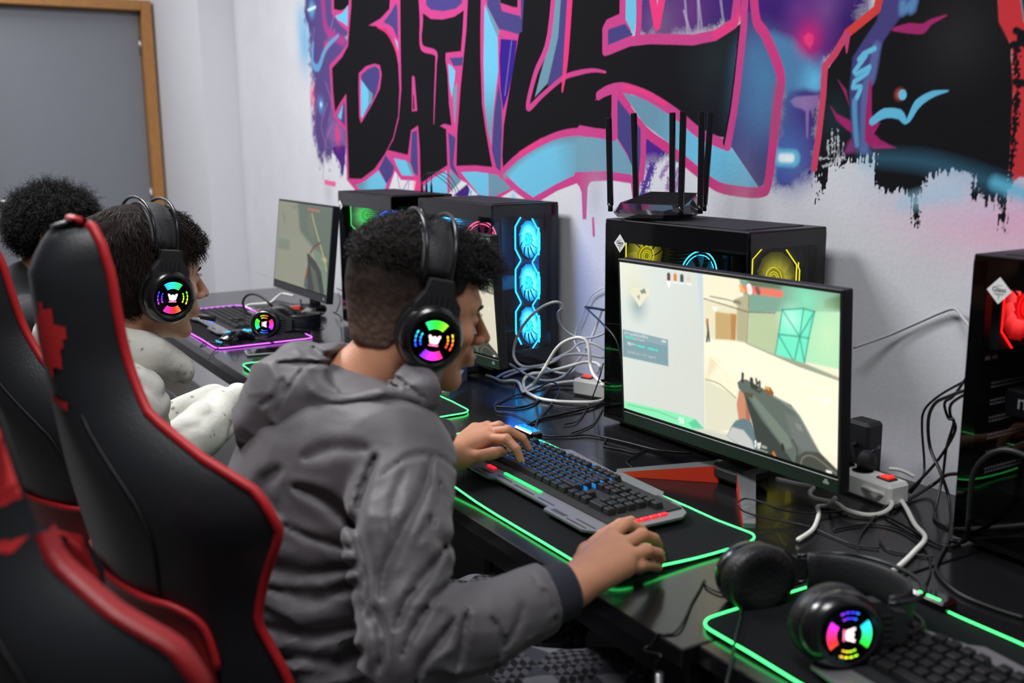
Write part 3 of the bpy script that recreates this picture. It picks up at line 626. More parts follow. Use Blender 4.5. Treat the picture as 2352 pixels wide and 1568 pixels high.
make_pc((-2.0425, -.281, DT+.01), .003, 'black glass computer with a green rear fan, leftmost of the computers, audio plugs on top', ((BLU, 'deep_blue', .8, .5), (GRN, 'green', 1.6, .55), ((40, 90, 255), 'blue_ring', 4.)), sticker=.022, lamp=((20, 90, 160), .15))
make_pc((-1.4889, -.2485, DT+.01), .0103, 'black glass computer with three bright cyan-blue front fans, behind the grey-jacketed person', (((30, 180, 255), 'cyan', 5., 1.0), ((30, 180, 255), 'cyan', 5., 1.0), ((255, 90, 130), 'pink_ring', 3.)), sticker=.022, lamp=((20, 120, 255), 2.2))
make_pc((-.5208, -.2689, DT+.01), .0307, 'black glass computer with yellow fans, router standing on top', ((YEL, 'yellow', 1.1, .45), (YEL, 'yellow', 1.1, .45), (CYA, 'cyan_ring', 3.)), sticker=.055)
make_pc((.3562, -.2277, DT+.01), 0., 'black glass computer with a red fan and an msi graphics card, rightmost of the computers', ((RED, 'red', 2.2, .8), (RED, 'red', 2.2, .8), ((90, 10, 10), 'dim_red', 1.)), sticker=.048, brand='msi')
# audio plugs standing in the sockets of the leftmost computer
for i, (dx, hh) in enumerate(((0, .05), (.022, .055), (.045, .062))):
    x0, y0 = -1.735+dx, -.115+.006*i
    e = empty('audio_plug', (x0, y0, DT+.462)); tag(e, ('leftmost', 'middle', 'rightmost')[i]+' of three black audio plugs standing on the leftmost computer', 'plug', 'audio plugs on the leftmost computer')
    MB().lathe([(.0035, 0), (.0035, .022), (.0026, .026), (.0018, .034)], (0, 0, -.001), None, 10).build('plug_body', BLACKM, e)
    MB().tube(crom([(0, 0, .03), (.005, .004, hh), (.03, .02, hh+.012-.004*i), (.065-.01*i, .045, hh-.012), (.085-dx*.6, .065, .01), (.085-dx*.6, .066, .0)], 6), .0012, 6).build('cord', BLACK, e)
# ================================================================ monitors
def mon_frame(X, Y, Z, yaw, t):
    u = np.array([math.cos(yaw), math.sin(yaw), 0]); n = np.array([-math.sin(yaw), math.cos(yaw), 0])
    v = math.cos(t)*np.array([0, 0, 1])+math.sin(t)*n; return np.array([X, Y, Z]), u, v
def on_mon(fr, px, py):
    O, u, v = fr; n = np.cross(u, v); d = ray(px, py); P = CAM+d*((O-CAM)@n)/(d@n)-O
    return P@u, P@v
def paint_a(fr, seed=0):
    p = Paint(np.arange(-.264, .2641, .0015), np.arange(.0305, .3295, .0015), lin((206, 210, 200)))
    S = lambda P: [on_mon(fr, 1400+x*.36342, 580+y*.36342) for x, y in P]
    f = lambda P, c, **k: p.fill(S(P), lin(c), **k); s = lambda P, w_, c, **k: p.stroke(S(P), w_, lin(c), **k)
    sp = lambda c, r, cc, a, ry=None: p.spray(S([c])[0], r, lin(cc), a, ry)
    f([(0, 0), (600, 60), (600, 1200), (0, 1000)], (207, 214, 208), grad=(S([(100, 300)])[0], S([(500, 900)])[0], lin((203, 206, 198))))
    f([(555, 100), (620, 110), (610, 1180), (596, 1180), (600, 640)], (188, 204, 212), soft=.006)
    f([(595, 100), (1500, 220), (1500, 1500), (605, 1200)], (236, 228, 202))
    sp((120, 120), .09, (225, 226, 208), .9)
    f([(600, 100), (890, 150), (880, 265), (600, 290)], (232, 226, 196), soft=.01); f([(820, 160), (1480, 240), (1480, 380), (1050, 380), (885, 380)], (120, 158, 138), soft=.006); f([(880, 170), (1100, 200), (1080, 230), (880, 215)], (92, 104, 80), soft=.01)
    f([(800, 290), (885, 260), (870, 570), (805, 555)], (172, 168, 134), soft=.004); f([(600, 300), (810, 330), (800, 555), (600, 540)], (222, 215, 182), soft=.006)
    f([(672, 372), (800, 390), (796, 552), (672, 545)], (190, 160, 108), soft=.004); f([(770, 385), (806, 390), (800, 552), (772, 548)], (176, 128, 74), soft=.004)
    f([(885, 380), (1100, 378), (1050, 640), (872, 565)], (176, 192, 152), soft=.004); f([(1230, 370), (1480, 380), (1480, 740), (1235, 690)], (170, 222, 180), soft=.004)
    f([(1360, 300), (1480, 260), (1480, 360), (1360, 348)], (84, 112, 78), soft=.006); sp((1250, 300), .07, (130, 220, 180), .9)
    sp((1380, 520), .05, (196, 228, 180), .8, .09)
    f([(1095, 360), (1230, 352), (1298, 372), (1235, 695), (1170, 690), (1050, 640)], (112, 228, 190), soft=.003); sp((1150, 420), .04, (190, 255, 225), .8)
    for P in ([(1095, 360), (1072, 515), (1050, 640)], [(1230, 352), (1205, 530), (1170, 690)], [(1298, 372), (1262, 540), (1235, 695)], [(1072, 515), (1205, 530), (1262, 540)], [(1095, 360), (1205, 530)], [(1072, 520), (1170, 690)], [(1298, 372), (1205, 530), (1235, 695)], [(1095, 360), (1230, 352), (1298, 372)]): s(P, .0022, (60, 140, 120), sm=False)
    f([(872, 565), (1050, 640), (1240, 700), (1480, 800), (1480, 825), (1200, 725), (1000, 660), (860, 575)], (148, 158, 134), soft=.004)
    f([(605, 545), (860, 572), (1200, 722), (1480, 820), (1480, 1300), (605, 1100)], (240, 233, 208), soft=.003)
    s([(885, 240), (880, 400), (870, 565)], .002, (120, 124, 98), sm=False); s([(600, 290), (880, 375), (1050, 380)], .0018, (96, 90, 70), sm=False); s([(640, 275), (760, 300), (830, 320)], .002, (110, 104, 84), sm=False)
    f([(790, 295), (830, 305), (832, 330), (785, 318)], (130, 126, 106))
    f([(606, 640), (640, 650), (800, 800), (830, 930), (700, 850), (610, 800)], (236, 230, 200), soft=.006); f([(605, 800), (700, 850), (830, 930), (860, 1100), (605, 1150)], (214, 212, 186), soft=.004)
    f([(640, 650), (700, 690), (620, 800), (606, 800)], (226, 214, 178), soft=.01); s([(612, 800), (690, 825), (760, 880), (800, 915)], .002, (140, 136, 108)); s([(640, 650), (815, 815)], .0028, (250, 240, 200), sm=False)
    # little figure in the doorway
    s([(622, 450), (626, 500), (618, 558)], .005, (84, 86, 90)); s([(628, 500), (634, 556)], .004, (70, 70, 76), sm=False); s([(621, 425), (621, 445)], .006, (176, 110, 80), sm=False)
    # minimap and panel
    sp((180, 330), .045, (110, 142, 150), .75, .05); sp((160, 200), .05, (214, 214, 190), .9, .05)
    f([(130, 235), (170, 215), (215, 230), (250, 220), (255, 270), (230, 290), (205, 330), (190, 340), (160, 290), (140, 265)], (222, 218, 190), soft=.003); f([(195, 240), (225, 225), (235, 255), (205, 260)], (122, 138, 140)); f([(175, 275), (195, 265), (192, 300)], (150, 160, 150))
    f([(85, 483), (372, 550), (375, 718), (88, 655)], (122, 150, 158), soft=.003); f([(92, 488), (370, 555), (370, 590), (92, 530)], (136, 160, 166))
    s([(98, 505), (240, 535)], .004, (182, 200, 200), sm=False, rag=.002, a=.7); s([(105, 532), (158, 543)], .003, (60, 222, 190), sm=False); s([(160, 545), (220, 558)], .002, (190, 180, 190), sm=False); s([(120, 573), (165, 582)], .003, (190, 200, 200), sm=False, rag=.002); s([(168, 583), (225, 596)], .003, (60, 222, 190), sm=False, rag=.001); s([(245, 603), (305, 617)], .003, (60, 222, 190), sm=False, rag=.001); s([(120, 625), (290, 665)], .0035, (170, 178, 176), sm=False, rag=.002, a=.7)
    s([(337, 558), (355, 562)], .004, (200, 210, 210), sm=False)
    # round score strip along the top edge
    for x, c in ((377, (96, 62, 50)), (418, (206, 130, 70)), (460, (70, 70, 80)), (505, (210, 200, 180))):
        s([(x, 140+.12*(x-377)), (x, 168+.12*(x-377))], .009, c, sm=False); s([(x-12, 180+.12*(x-377)), (x+12, 184+.12*(x-377))], .003, (235, 240, 235), sm=False)
    f([(365, 190), (390, 194), (378, 225)], (240, 243, 236))
    f([(830, 205), (850, 205), (1095, 240), (1104, 262), (1090, 284), (830, 248)], (226, 116, 96), soft=.004); s([(830, 210), (850, 240)], .006, (240, 170, 90), sm=False); s([(885, 215), (890, 245)], .011, (244, 226, 220), sm=False); s([(935, 228), (945, 250)], .009, (130, 80, 84), sm=False)
    f([(650, 340), (690, 345), (670, 372)], (246, 246, 230)); f([(1355, 920), (1390, 926), (1375, 960)], (252, 250, 240)); s([(1285, 912), (1325, 922)], .003, (250, 248, 235), sm=False)
    # bottom strip
    f([(98, 935), (420, 1010), (545, 1050), (600, 1110), (540, 1130), (98, 985)], (134, 224, 172), soft=.003); s([(120, 960), (300, 1000), (430, 1050)], .0015, (90, 180, 130), sm=False); f([(545, 1050), (600, 1112), (540, 1120), (500, 1075)], (96, 196, 150))
    for P in ([(450, 1040), (443, 1045), (443, 1056), (452, 1056), (454, 1042), (452, 1072), (444, 1074)], [(470, 1044), (461, 1062), (464, 1078), (472, 1074), (470, 1062), (462, 1064)]): s(P, .0016, (246, 250, 240), sm=False)
    f([(540, 1110), (800, 1150), (930, 1260), (540, 1140)], (196, 196, 184), soft=.008)
    # rifle, hand and sleeve
    SK = (196, 132, 104)
    f([(820, 870), (850, 868), (862, 930), (885, 1000), (895, 1068), (820, 1062), (806, 960)], SK, soft=.004); f([(862, 930), (885, 1000), (895, 1068), (868, 1066)], (160, 100, 78), soft=.006)
    f([(770, 1100), (800, 1060), (850, 1045), (900, 1070), (925, 1150), (945, 1280), (840, 1230), (745, 1160)], (96, 118, 124), soft=.003); f([(775, 1100), (850, 1120), (905, 1190), (925, 1262), (840, 1225), (745, 1160)], (186, 188, 184), soft=.004)
    f([(850, 890), (900, 880), (1000, 930), (1130, 1180), (1200, 1400), (1040, 1330), (940, 1250), (905, 1080)], (56, 62, 58), soft=.003)
    f([(810, 820), (835, 800), (870, 800), (960, 850), (1000, 870), (1040, 905), (1150, 960), (1205, 1030), (1290, 1190), (1330, 1260), (1450, 1380), (1452, 1440), (1180, 1350), (1140, 1290), (1060, 1180), (960, 1050), (880, 920), (820, 860)], (92, 102, 94), soft=.003)
    f([(880, 900), (920, 905), (1130, 1150), (1160, 1230), (1120, 1240), (1000, 1080)], (112, 124, 110), soft=.004); f([(1110, 1010), (1200, 1040), (1290, 1190), (1330, 1262), (1220, 1250), (1160, 1180)], (106, 112, 108), soft=.008)
    f([(1180, 1290), (1240, 1255), (1330, 1262), (1460, 1390), (1460, 1450), (1190, 1350)], (66, 68, 60), soft=.004); s([(1210, 1340), (1230, 1290), (1300, 1290), (1440, 1400)], .003, (110, 110, 96)); s([(1160, 1180), (1190, 1255), (1180, 1330)], .003, (60, 66, 62))
    s([(1040, 905), (1130, 965), (1200, 1030), (1285, 1185)], .003, (132, 142, 132)); s([(845, 765), (843, 810)], .006, (62, 60, 54), sm=False); s([(900, 800), (905, 840), (930, 850)], .008, (52, 56, 48), sm=False); s([(930, 800), (935, 830), (952, 815), (952, 850)], .005, (66, 70, 60), sm=False)
    f([(985, 845), (1020, 850), (1042, 885), (1035, 910), (990, 880)], (136, 88, 44)); s([(990, 850), (1010, 862)], .004, (222, 160, 60), sm=False); f([(855, 880), (910, 890), (905, 920), (860, 900)], (86, 78, 52))
    f([(1175, 1075), (1215, 1090), (1225, 1130), (1190, 1115)], (124, 132, 122)); s([(900, 850), (950, 880), (960, 870)], .004, (60, 66, 58), sm=False); s([(1095, 1215), (1100, 1240)], .006, (36, 38, 38), sm=False); s([(1040, 1265), (1050, 1290)], .005, (206, 120, 40), sm=False)
    for P in ([(922, 1196), (928, 1190), (924, 1224)], [(952, 1210), (942, 1204), (938, 1216), (950, 1218), (956, 1204), (950, 1232), (942, 1230)]): s(P, .0024, (242, 244, 236), sm=False)
    s([(968, 1222), (995, 1232)], .004, (180, 184, 176), sm=False, rag=.001, a=.7); s([(945, 1242), (1000, 1260)], .001, (180, 184, 176), sm=False)
    s([(1378, 1380), (1390, 1384)], .004, (240, 240, 232), sm=False); s([(1398, 1384), (1404, 1388)], .003, (240, 240, 232), sm=False)
    p.img *= 1+.02*(p.n2[..., None]-.5)
    return p
def paint_c(fr):
    p = Paint(np.arange(-.264, .2641, .002), np.arange(.0305, .3295, .002), lin((150, 152, 132)))
    S = lambda P: [on_mon(fr, x*.38258, 300+y*.38265) for x, y in P]
    f = lambda P, c, **k: p.fill(S(P), lin(c), **k); s = lambda P, w_, c, **k: p.stroke(S(P), w_, lin(c), **k)
    f([(1780, 420), (2010, 460), (1990, 800), (1960, 1000), (1880, 700), (1800, 600)], (96, 112, 98), soft=.02); f([(1690, 400), (1790, 420), (1800, 640), (1660, 640)], (146, 150, 130), soft=.03)
    f([(1880, 700), (1960, 760), (1975, 1000), (1930, 990)], (120, 140, 118), soft=.01); f([(1850, 500), (1880, 500), (1890, 650), (1850, 600)], (110, 118, 100), soft=.02)
    s([(1875, 500), (1900, 600), (1945, 760), (1962, 840)], .007, (190, 190, 130)); s([(1905, 640), (1940, 760)], .004, (120, 110, 80)); s([(1940, 770), (1960, 780)], .012, (200, 180, 110), sm=False)
    s([(1865, 735), (1890, 700), (1925, 675)], .008, (120, 62, 54)); s([(1860, 740), (1885, 695), (1920, 670)], .003, (60, 56, 52))
    f([(1845, 735), (1862, 745), (1900, 790), (1930, 850), (1952, 1005), (1850, 960), (1838, 880), (1850, 800)], (44, 50, 44), soft=.003); f([(1862, 800), (1900, 850), (1925, 990), (1890, 975)], (84, 92, 82), soft=.004); f([(1838, 830), (1848, 840), (1836, 900), (1830, 880)], (170, 96, 74)); f([(1832, 880), (1850, 890), (1848, 955), (1826, 935)], (80, 90, 90))
    f([(1672, 640), (1740, 655), (1738, 720), (1670, 705)], (128, 136, 122), soft=.006); s([(1675, 655), (1710, 663)], .003, (100, 160, 130), sm=False)
    for x in (1762, 1776, 1790): s([(x, 450), (x, 465)], .005, (88, 84, 70), sm=False)
    s([(1850, 470), (1920, 485)], .009, (176, 116, 86), sm=False); s([(1703, 500), (1712, 540)], .012, (120, 122, 106), soft=.02, sm=False)
    p.img *= .85
    return p
def make_monitor(q, label, painter, es):
    fr = mon_frame(*q); X, Y, Z, yaw, t = q
    e = empty('gaming_monitor', (X, Y, DT), yaw); tag(e, label, 'monitor', 'gaming monitors on the desks')
    w_, h_ = .54, .335; z0 = Z-DT
    T = np.array([[1, 0, 0], [0, math.cos(t), -math.sin(t)], [0, math.sin(t), math.cos(t)]])   # rows: local x, depth, up
    def P(a, d, b): return np.array([0, 0, z0])+np.array([a, d, b])@T
    mb = MB(); mb.box(P(0, .013, h_/2), (w_, .022, h_), T, bev=.002); mb.box(P(0, .032, h_*.5), (w_*.62, .022, h_*.6), T, bev=.008)
    hs = mb.build('housing', mat('monitor_housing', (24, 24, 27), .45, bump=.1), e)
    mb = MB()
    for a, b, ww, hh in ((0, h_-.0025, w_, .005), (-w_/2+.0025, h_/2, .005, h_), (w_/2-.0025, h_/2, .005, h_), (0, .012, w_, .024)): mb.box(P(a, .0015, b), (ww, .005, hh), T, bev=.0008)
    bz = mb.build('bezel', mat('monitor_bezel', (30, 31, 34), .35), e)
    mb = MB(); mb.box(P(w_/2-.028, -.0012, .013), (.012, .0006, .004), T); mb.box(P(w_/2-.028, -.0012, .017), (.006, .0006, .004), T); mb.build('logo', mat('logo_silver', (170, 172, 175), .3, metal=.5, emit=(90, 90, 92), es=.3), bz)
    pa = painter(fr)
    sm_ = mat_attr('screen_picture', .25, emit=es, spec=.4, bump=0)
    sn = pa.build('screen', sm_, lambda x, z: np.array([0, 0, z0])+np.stack([x, np.full_like(x, -.0012), z], -1)@T, e)
    # stand
    MB().box((0, .062, .115), (.07, .018, .22), bev=.004).build('stand_column', BLACKM, e)
    MB().box((0, .055, .022), (.085, .075, .03), bev=.008, top=.8).build('stand_hub', BLACKM, e)
    SV = alu('stand_silver', (150, 152, 156), .35); RDM = mat('stand_red', (222, 54, 34), .4)
    for s_ in (-1, 1):
        a = np.array([s_*.035, .035, 0]); b = np.array([s_*.17, -.10, 0]); d = unit(b-a); n = np.array([d[1], -d[0], 0])*s_   # n points to the inner side
        mb = MB(); V = []
        for p_, hh, ww in ((a, .034, .017), (b, .009, .010)):
            for k, (sn_, zz) in enumerate(((-1, .0005), (1, .0005), (1, hh), (-1, hh))): V.append(p_+n*ww*sn_+np.array([0, 0, zz]))
        mb.add(V, [(0, 4, 5, 1), (3, 2, 6, 7), (0, 3, 7, 4), (4, 7, 6, 5), (0, 1, 2, 3)], 0, False); mb.add(V, [(1, 5, 6, 2)], 1, False)
        lg = mb.build('stand_leg', [SV, RDM], e)
    return e, fr
mq = [(-.035, -.365, .807, .053, -.056), (-1.109, -.374, .809, .08, -.069), (-2.28, -.355, .818, .011, .122)]
make_monitor(mq[0], 'large monitor showing a green-grey rifle in a pale courtyard, nearest of the monitors', paint_a, 1.22)
_fa = mon_frame(*mq[0])
make_monitor(mq[1], 'monitor behind the head of the grey-jacketed person, before the blue-lit computer', lambda fr: paint_a(_fa), .85)
make_monitor(mq[2], 'monitor with a dull olive game scene, farthest left on the desks', paint_c, .95)
# ================================================================ router
def make_router():
    e = empty('router', (-.448, -.182, DT+.4625), .36); tag(e, 'black angular wireless router with upright antennas on the yellow-lit computer', 'router')
    P = [(x*.86, y*.86) for x, y in ((-.115, -.03), (-.075, .085), (.075, .085), (.115, -.03), (.070, -.095), (-.070, -.095))]
    mb = MB(); n = 6
    V = [(x*.93, y*.93, .004) for x, y in P]+[(x, y, .012) for x, y in P]+[(x*.86, y*.84+.004, .017+.20*(y+.095)) for x, y in P]
    F = [list(range(6))[::-1], [12+i for i in range(6)]]+[(i, (i+1) % 6, 6+(i+1) % 6, 6+i) for i in range(6)]+[(6+i, 6+(i+1) % 6, 12+(i+1) % 6, 12+i) for i in range(6)]
    mb.add(V, F, 0, False)
    for i in range(15): mb.box((0, -.02+i*.006, .0175+.20*((-.024+i*.006)/.84+.095)), (.15-.002*i, .0018, .0014), m=1)
    mb.build('router_body', [mat('router_shell', (26, 24, 34), .16, coat=.6), BLACK], e)
    for i, (x, y, ax, ay, hh) in enumerate(((-.097, -.040, -.05, .02, .190), (-.080, .040, -.05, .0, .20), (-.010, .078, -.02, .0, .20), (.072, .074, .05, .0, .20), (.102, .0, .0, -.02, .20), (.086, -.055, .02, -.03, .20))):
        d = unit((ax, ay, 1)); X = look(d, (1, 0, 0)); mb = MB()
        mb.tube([(x, y, .012), (x, y, .03)], .0055, 8)
        c = np.array([x, y, .024]); mb.box(c+d*hh*.5, (.0125, .0095, hh), X, bev=.002, top=.85)
        mb.build('antenna', mat('antenna_plastic', (20, 20, 23), .25, bump=.15), e)
    return e
make_router()
# ================================================================ power strips
WHP = mat('white_plastic', (226, 226, 224), .4, bump=.03)
def power_strip(a, b, label):
    a = np.array([*a, DT]); b = np.array([*b, DT]); d = b-a; L = np.linalg.norm(d); yaw = math.atan2(d[1], d[0])
    e = empty('power_strip', tuple(a), yaw); tag(e, label, 'power strip', 'white power strips on the desk')
    MB().box((L/2, 0, .021), (L, .052, .042), bev=.006, top=.92).build('strip_body', WHP, e)
    for i in range(int((L-.06)/.042)):
        x = L-.085-i*.042
        MB().lathe([(.001, .0), (.018, .0), (.019, .0015), (.0195, 0)], (x, 0, .042), None, 18).build('socket', mat('socket_grey', (150, 150, 148), .5), e)
    sw = MB().box((L-.03, 0, .0435), (.030, .022, .004), bev=.001).build('switch_surround', BLACK, e)
    MB().box((L-.03, 0, .0465), (.022, .016, .004), bev=.001, R=rmat('Y', .12)).build('rocker_switch', mat('lit_red_switch', (200, 14, 10), .3, emit=(255, 40, 20), es=1.4), sw)
    return e
power_strip((-.10, -.155), (.205, -.165), 'white power strip with lit red switch, right of the nearest monitor')
power_strip((-.60, -.10), (-.775, -.165), 'white power strip with red switch, left of the yellow-lit computer')
for (x, y, s_, wh) in ((.118, -.150, 1., 'rightmost, next to the lit switch'), (.072, -.155, 1.2, 'middle of the three'), (.030, -.15, 1.1, 'leftmost of the three')):
    e = empty('power_plug', (x, y, DT+.0445)); tag(e, 'black power plug in the right power strip, '+wh, 'plug', 'black plugs in the right power strip')
    mb = MB(); mb.lathe([(.017, 0), (.018, .012), (.014, .026*s_), (.008, .032*s_), (.001, .033*s_)], (0, 0, 0), None, 14); mb.build('plug_body', BLACKM, e)
    MB().tube(crom([(0, 0, .026), (.008, .012, .034), (-.01, .04, .03), (-.05, .06, 0), (-.09, .07, -.034)], 5), .0035, 8).build('cord', BLACK, e)
e = MB().box((.055, -.085, DT+.055), (.055, .045, .11), bev=.006).build('power_adapter', BLACKM); tag(e, 'black block power adapter behind the right power strip', 'adapter')
# ================================================================ mouse mats
def mouse_mat(x0, x1, y0, y1, gl, label, ctrl=None, wav=.004, seed=1, yaw=0.):
    cx_, cy_ = (x0+x1)/2, (y0+y1)/2; e = empty('lit_mouse_mat', (cx_, cy_, DT), yaw); tag(e, label, 'mouse mat', 'mouse mats with glowing edges')
    hx, hy, r = (x1-x0)/2, (y1-y0)/2, .03; out = []
    for (sx, sy, a0) in ((1, 1, 0), (-1, 1, PI/2), (-1, -1, PI), (1, -1, 1.5*PI)):
        for k in range(7): a = a0+k*PI/12; out.append((sx*(hx-r)+r*math.cos(a), sy*(hy-r)+r*math.sin(a)))
    out = np.array(out); D = np.concatenate([np.linspace(out[i], out[(i+1) % len(out)], 10, endpoint=False) if np.linalg.norm(out[i]-out[(i+1) % len(out)]) > .1 else out[i:i+1] for i in range(len(out))])
    r_ = np.random.default_rng(seed); ph = r_.random(4)*6
    z = .004+wav*.8*np.clip(np.sin(D[:, 0]*13+ph[0])+np.sin(D[:, 0]*27+D[:, 1]*20+ph[1])*.6, 0, 2)
    inner = D*(1-.02/np.array([hx, hy])); n = len(D)
    V = np.concatenate([np.c_[D, np.full(n, .0006)], np.c_[D, z], np.c_[inner, np.full(n, .0035)]]); F = []
    for i in range(n): j = (i+1) % n; F += [(i, j, n+j, n+i), (n+i, n+j, 2*n+j, 2*n+i)]
    F.append([2*n+i for i in range(n)])
    MB().add(V, F, 0, False).build('mat_sheet', mat('mat_cloth', (17, 18, 22), .85, bump=.4, bscale=700, spec=.15), e)
    MB().tube(np.c_[D*1.003, z+.0005], .0017, 7, closed=True).build('light_tube', gl, e)
    if ctrl is not None:
        mb = MB(); mb.box((ctrl, hy+.006, .010), (.075, .03, .018), bev=.004); cb = mb.build('controller', BLACKG, e)
        MB().box((ctrl+.01, hy-.005, .0195), (.035, .004, .002), bev=.0008).build('controller_light', gl, cb)
    return e
G1 = glow('green_edge_light', (66, 255, 118), 3.6); G2 = glow('violet_edge_light', (222, 100, 255), 2.6)
mouse_mat(-.60, .197, -.782, -.484, G1, 'green-edged mouse mat under the grey keyboard and hands of the nearest person', ctrl=-.31, wav=.006)
mouse_mat(-1.545, -.745, -.795, -.487, G1, 'green-edged mouse mat in front of the blue-lit computer', seed=4, wav=.006)
mouse_mat(-2.62, -1.825, -.785, -.470, G2, 'violet-edged mouse mat on the far desk', ctrl=.28, seed=5, wav=.001)
mouse_mat(.36, 1.16, -.762, -.455, G1, 'green-edged mouse mat in the near right corner, under the loose headset', ctrl=-.28, seed=9, wav=.003)
# ================================================================ keyboards
def make_keyboard(loc, yaw, label, leds, keycol=(20, 20, 23), blue=False):
    e = empty('mechanical_keyboard', loc, yaw); tag(e, label, 'keyboard', 'grey plated gaming keyboards')
    # grey plate, stepped outline; x right, y away from the typist
    P = [(-.240, -.06), (-.215, -.105), (-.15, -.114), (-.085, -.114), (-.07, -.104), (.105, -.104), (.112, -.118), (.225, -.118), (.262, -.09), (.268, .055), (.255, .075), (.215, .092), (.17, .094), (.155, .108), (.03, .112), (.02, .100), (-.14, .113), (-.155, .100), (-.22, .085), (-.240, .06)]
    MB().prism([(x*.95, y*.90) for x, y in P], 0, .0085).build('keyboard_base', BLACKM, e)
    pl = MB().prism(P, .0085, .0125).build('metal_plate', alu('keyboard_plate', (142, 142, 147), .5), e)
    mb = MB()
    for x0, y0 in ((-.135, -.098), (.125, -.106), (.165, .084)):
        for i in range(6): mb.box((x0+i*.0068, y0, .0127), (.0026, .0105, .0006), rmat('Z', .45))
    for x0, x1, y in ((-.085, -.035, -.092), (-.02, .045, -.095), (.06, .11, -.095), (.17, .225, -.110), (.18, .235, -.098), (-.14, -.09, -.110)): mb.box(((x0+x1)/2, y, .0127), (x1-x0, .0024, .0006))
    mb.build('slots', BLACK, pl)
    MB().box((.007, .004, .0135), (.462, .150, .003)).build('key_well', BLACKM, e)
    led = MB()
    for i in range(8): led.box((-.075+i*.016, -.0785, .0142), (.0145, .007, .003), bev=.001)
    led.build('light_strip', leds[0], e)
    led = MB(); [led.box((.2445, -.062+i*.019, .0142), (.009, .017, .003), bev=.001) for i in range(6)]; led.build('light_strip', leds[2], e)
    led = MB(); [led.box((-.135+i*.014, -.0800, .0142), (.012, .008, .003), bev=.001) for i in range(2)]; led.build('light_strip', leds[1], e)
    if blue:  # glowing strips stand in for blue computer light reflected between the keys
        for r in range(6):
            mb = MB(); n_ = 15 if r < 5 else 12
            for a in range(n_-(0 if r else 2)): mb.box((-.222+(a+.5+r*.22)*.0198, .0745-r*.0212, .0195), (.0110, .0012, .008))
            mb.build('key_reflection_strip', glow('blue_reflection_glow', (30, 140, 225), .75), e)
    km = mat('keycap_%d' % keycol[0], keycol, .5, bump=.1); cache = {}
    lm_ = mat('keycap_legend', (60, 62, 68), .5)
    pit = .0200; x0 = -.214; rows = []
    R0 = [(0, 1)]+[(2+i+(i//4)*.5, 1) for i in range(12)]
    R1 = [(i, 1) for i in range(13)]+[(13, 2)]; R2 = [(0, 1.5)]+[(1.5+i, 1) for i in range(12)]+[(13.5, 1.5)]; R3 = [(0, 1.75)]+[(1.75+i, 1) for i in range(11)]+[(12.75, 2.25)]
    R4 = [(0, 2.25)]+[(2.25+i, 1) for i in range(10)]+[(12.25, 2.75)]; R5 = [(0, 1.25), (1.25, 1.25), (2.5, 1.25), (3.75, 6.25), (10, 1.25), (11.25, 1.25), (12.5, 1.25), (13.75, 1.25)]
    nav = [15.3, 16.3, 17.3]; npd = [18.6, 19.6, 20.6, 21.6]
    R1 += [(a, 1) for a in nav+npd]; R2 += [(a, 1) for a in nav+npd[:3]]; R3 += [(a, 1) for a in npd[:3]]; R4 += [(16.3, 1)]+[(a, 1) for a in npd[:3]]; R5 += [(a, 1) for a in nav]+[(18.6, 2), (20.6, 1)]
    keys = [(a, w_, r) for r, R in enumerate((R0, R1, R2, R3, R4, R5)) for a, w_ in R][:100]
    for a, w_, r in keys:
        if w_ not in cache:
            mb = MB(); W_ = w_*pit-.0022; mb.box((0, 0, .0055), (W_, .0180, .011), bev=.0012, top=None); V = mb.V[0]; up_ = V[:, 2] > .006; V[up_, 0] = np.sign(V[up_, 0])*(np.abs(V[up_, 0])-.0018); V[up_, 1] *= .78
            ko = mb.build('keycap', [km, lm_], e); cache[w_] = ko
        else:
            ko = cache[w_].copy(); COL.objects.link(ko)
        ko.location = (x0+(a+w_/2-.5)*pit*.985+.004, .064-r*.0212-(.0 if r else -.004), .0145)
    return e
KL = [glow('green_key_light', (40, 240, 120), 1.6), glow('red_key_light', (255, 25, 40), 1.5), glow('cyan_key_light', (40, 200, 235), 1.8), glow('rainbow_key_light', (90, 120, 255), 1.2)]
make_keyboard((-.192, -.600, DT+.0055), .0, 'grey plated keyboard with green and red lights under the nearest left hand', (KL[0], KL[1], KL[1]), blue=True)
make_keyboard((-2.245, -.612, DT+.0055), .0, 'grey plated keyboard with rainbow lights on the violet-edged mat', (KL[3], KL[1], KL[2]))
make_keyboard((.755, -.640, DT+.0055), -.03, 'grey plated keyboard with cyan lights, cut off by the lower right picture corner', (KL[2], KL[2], KL[2]))
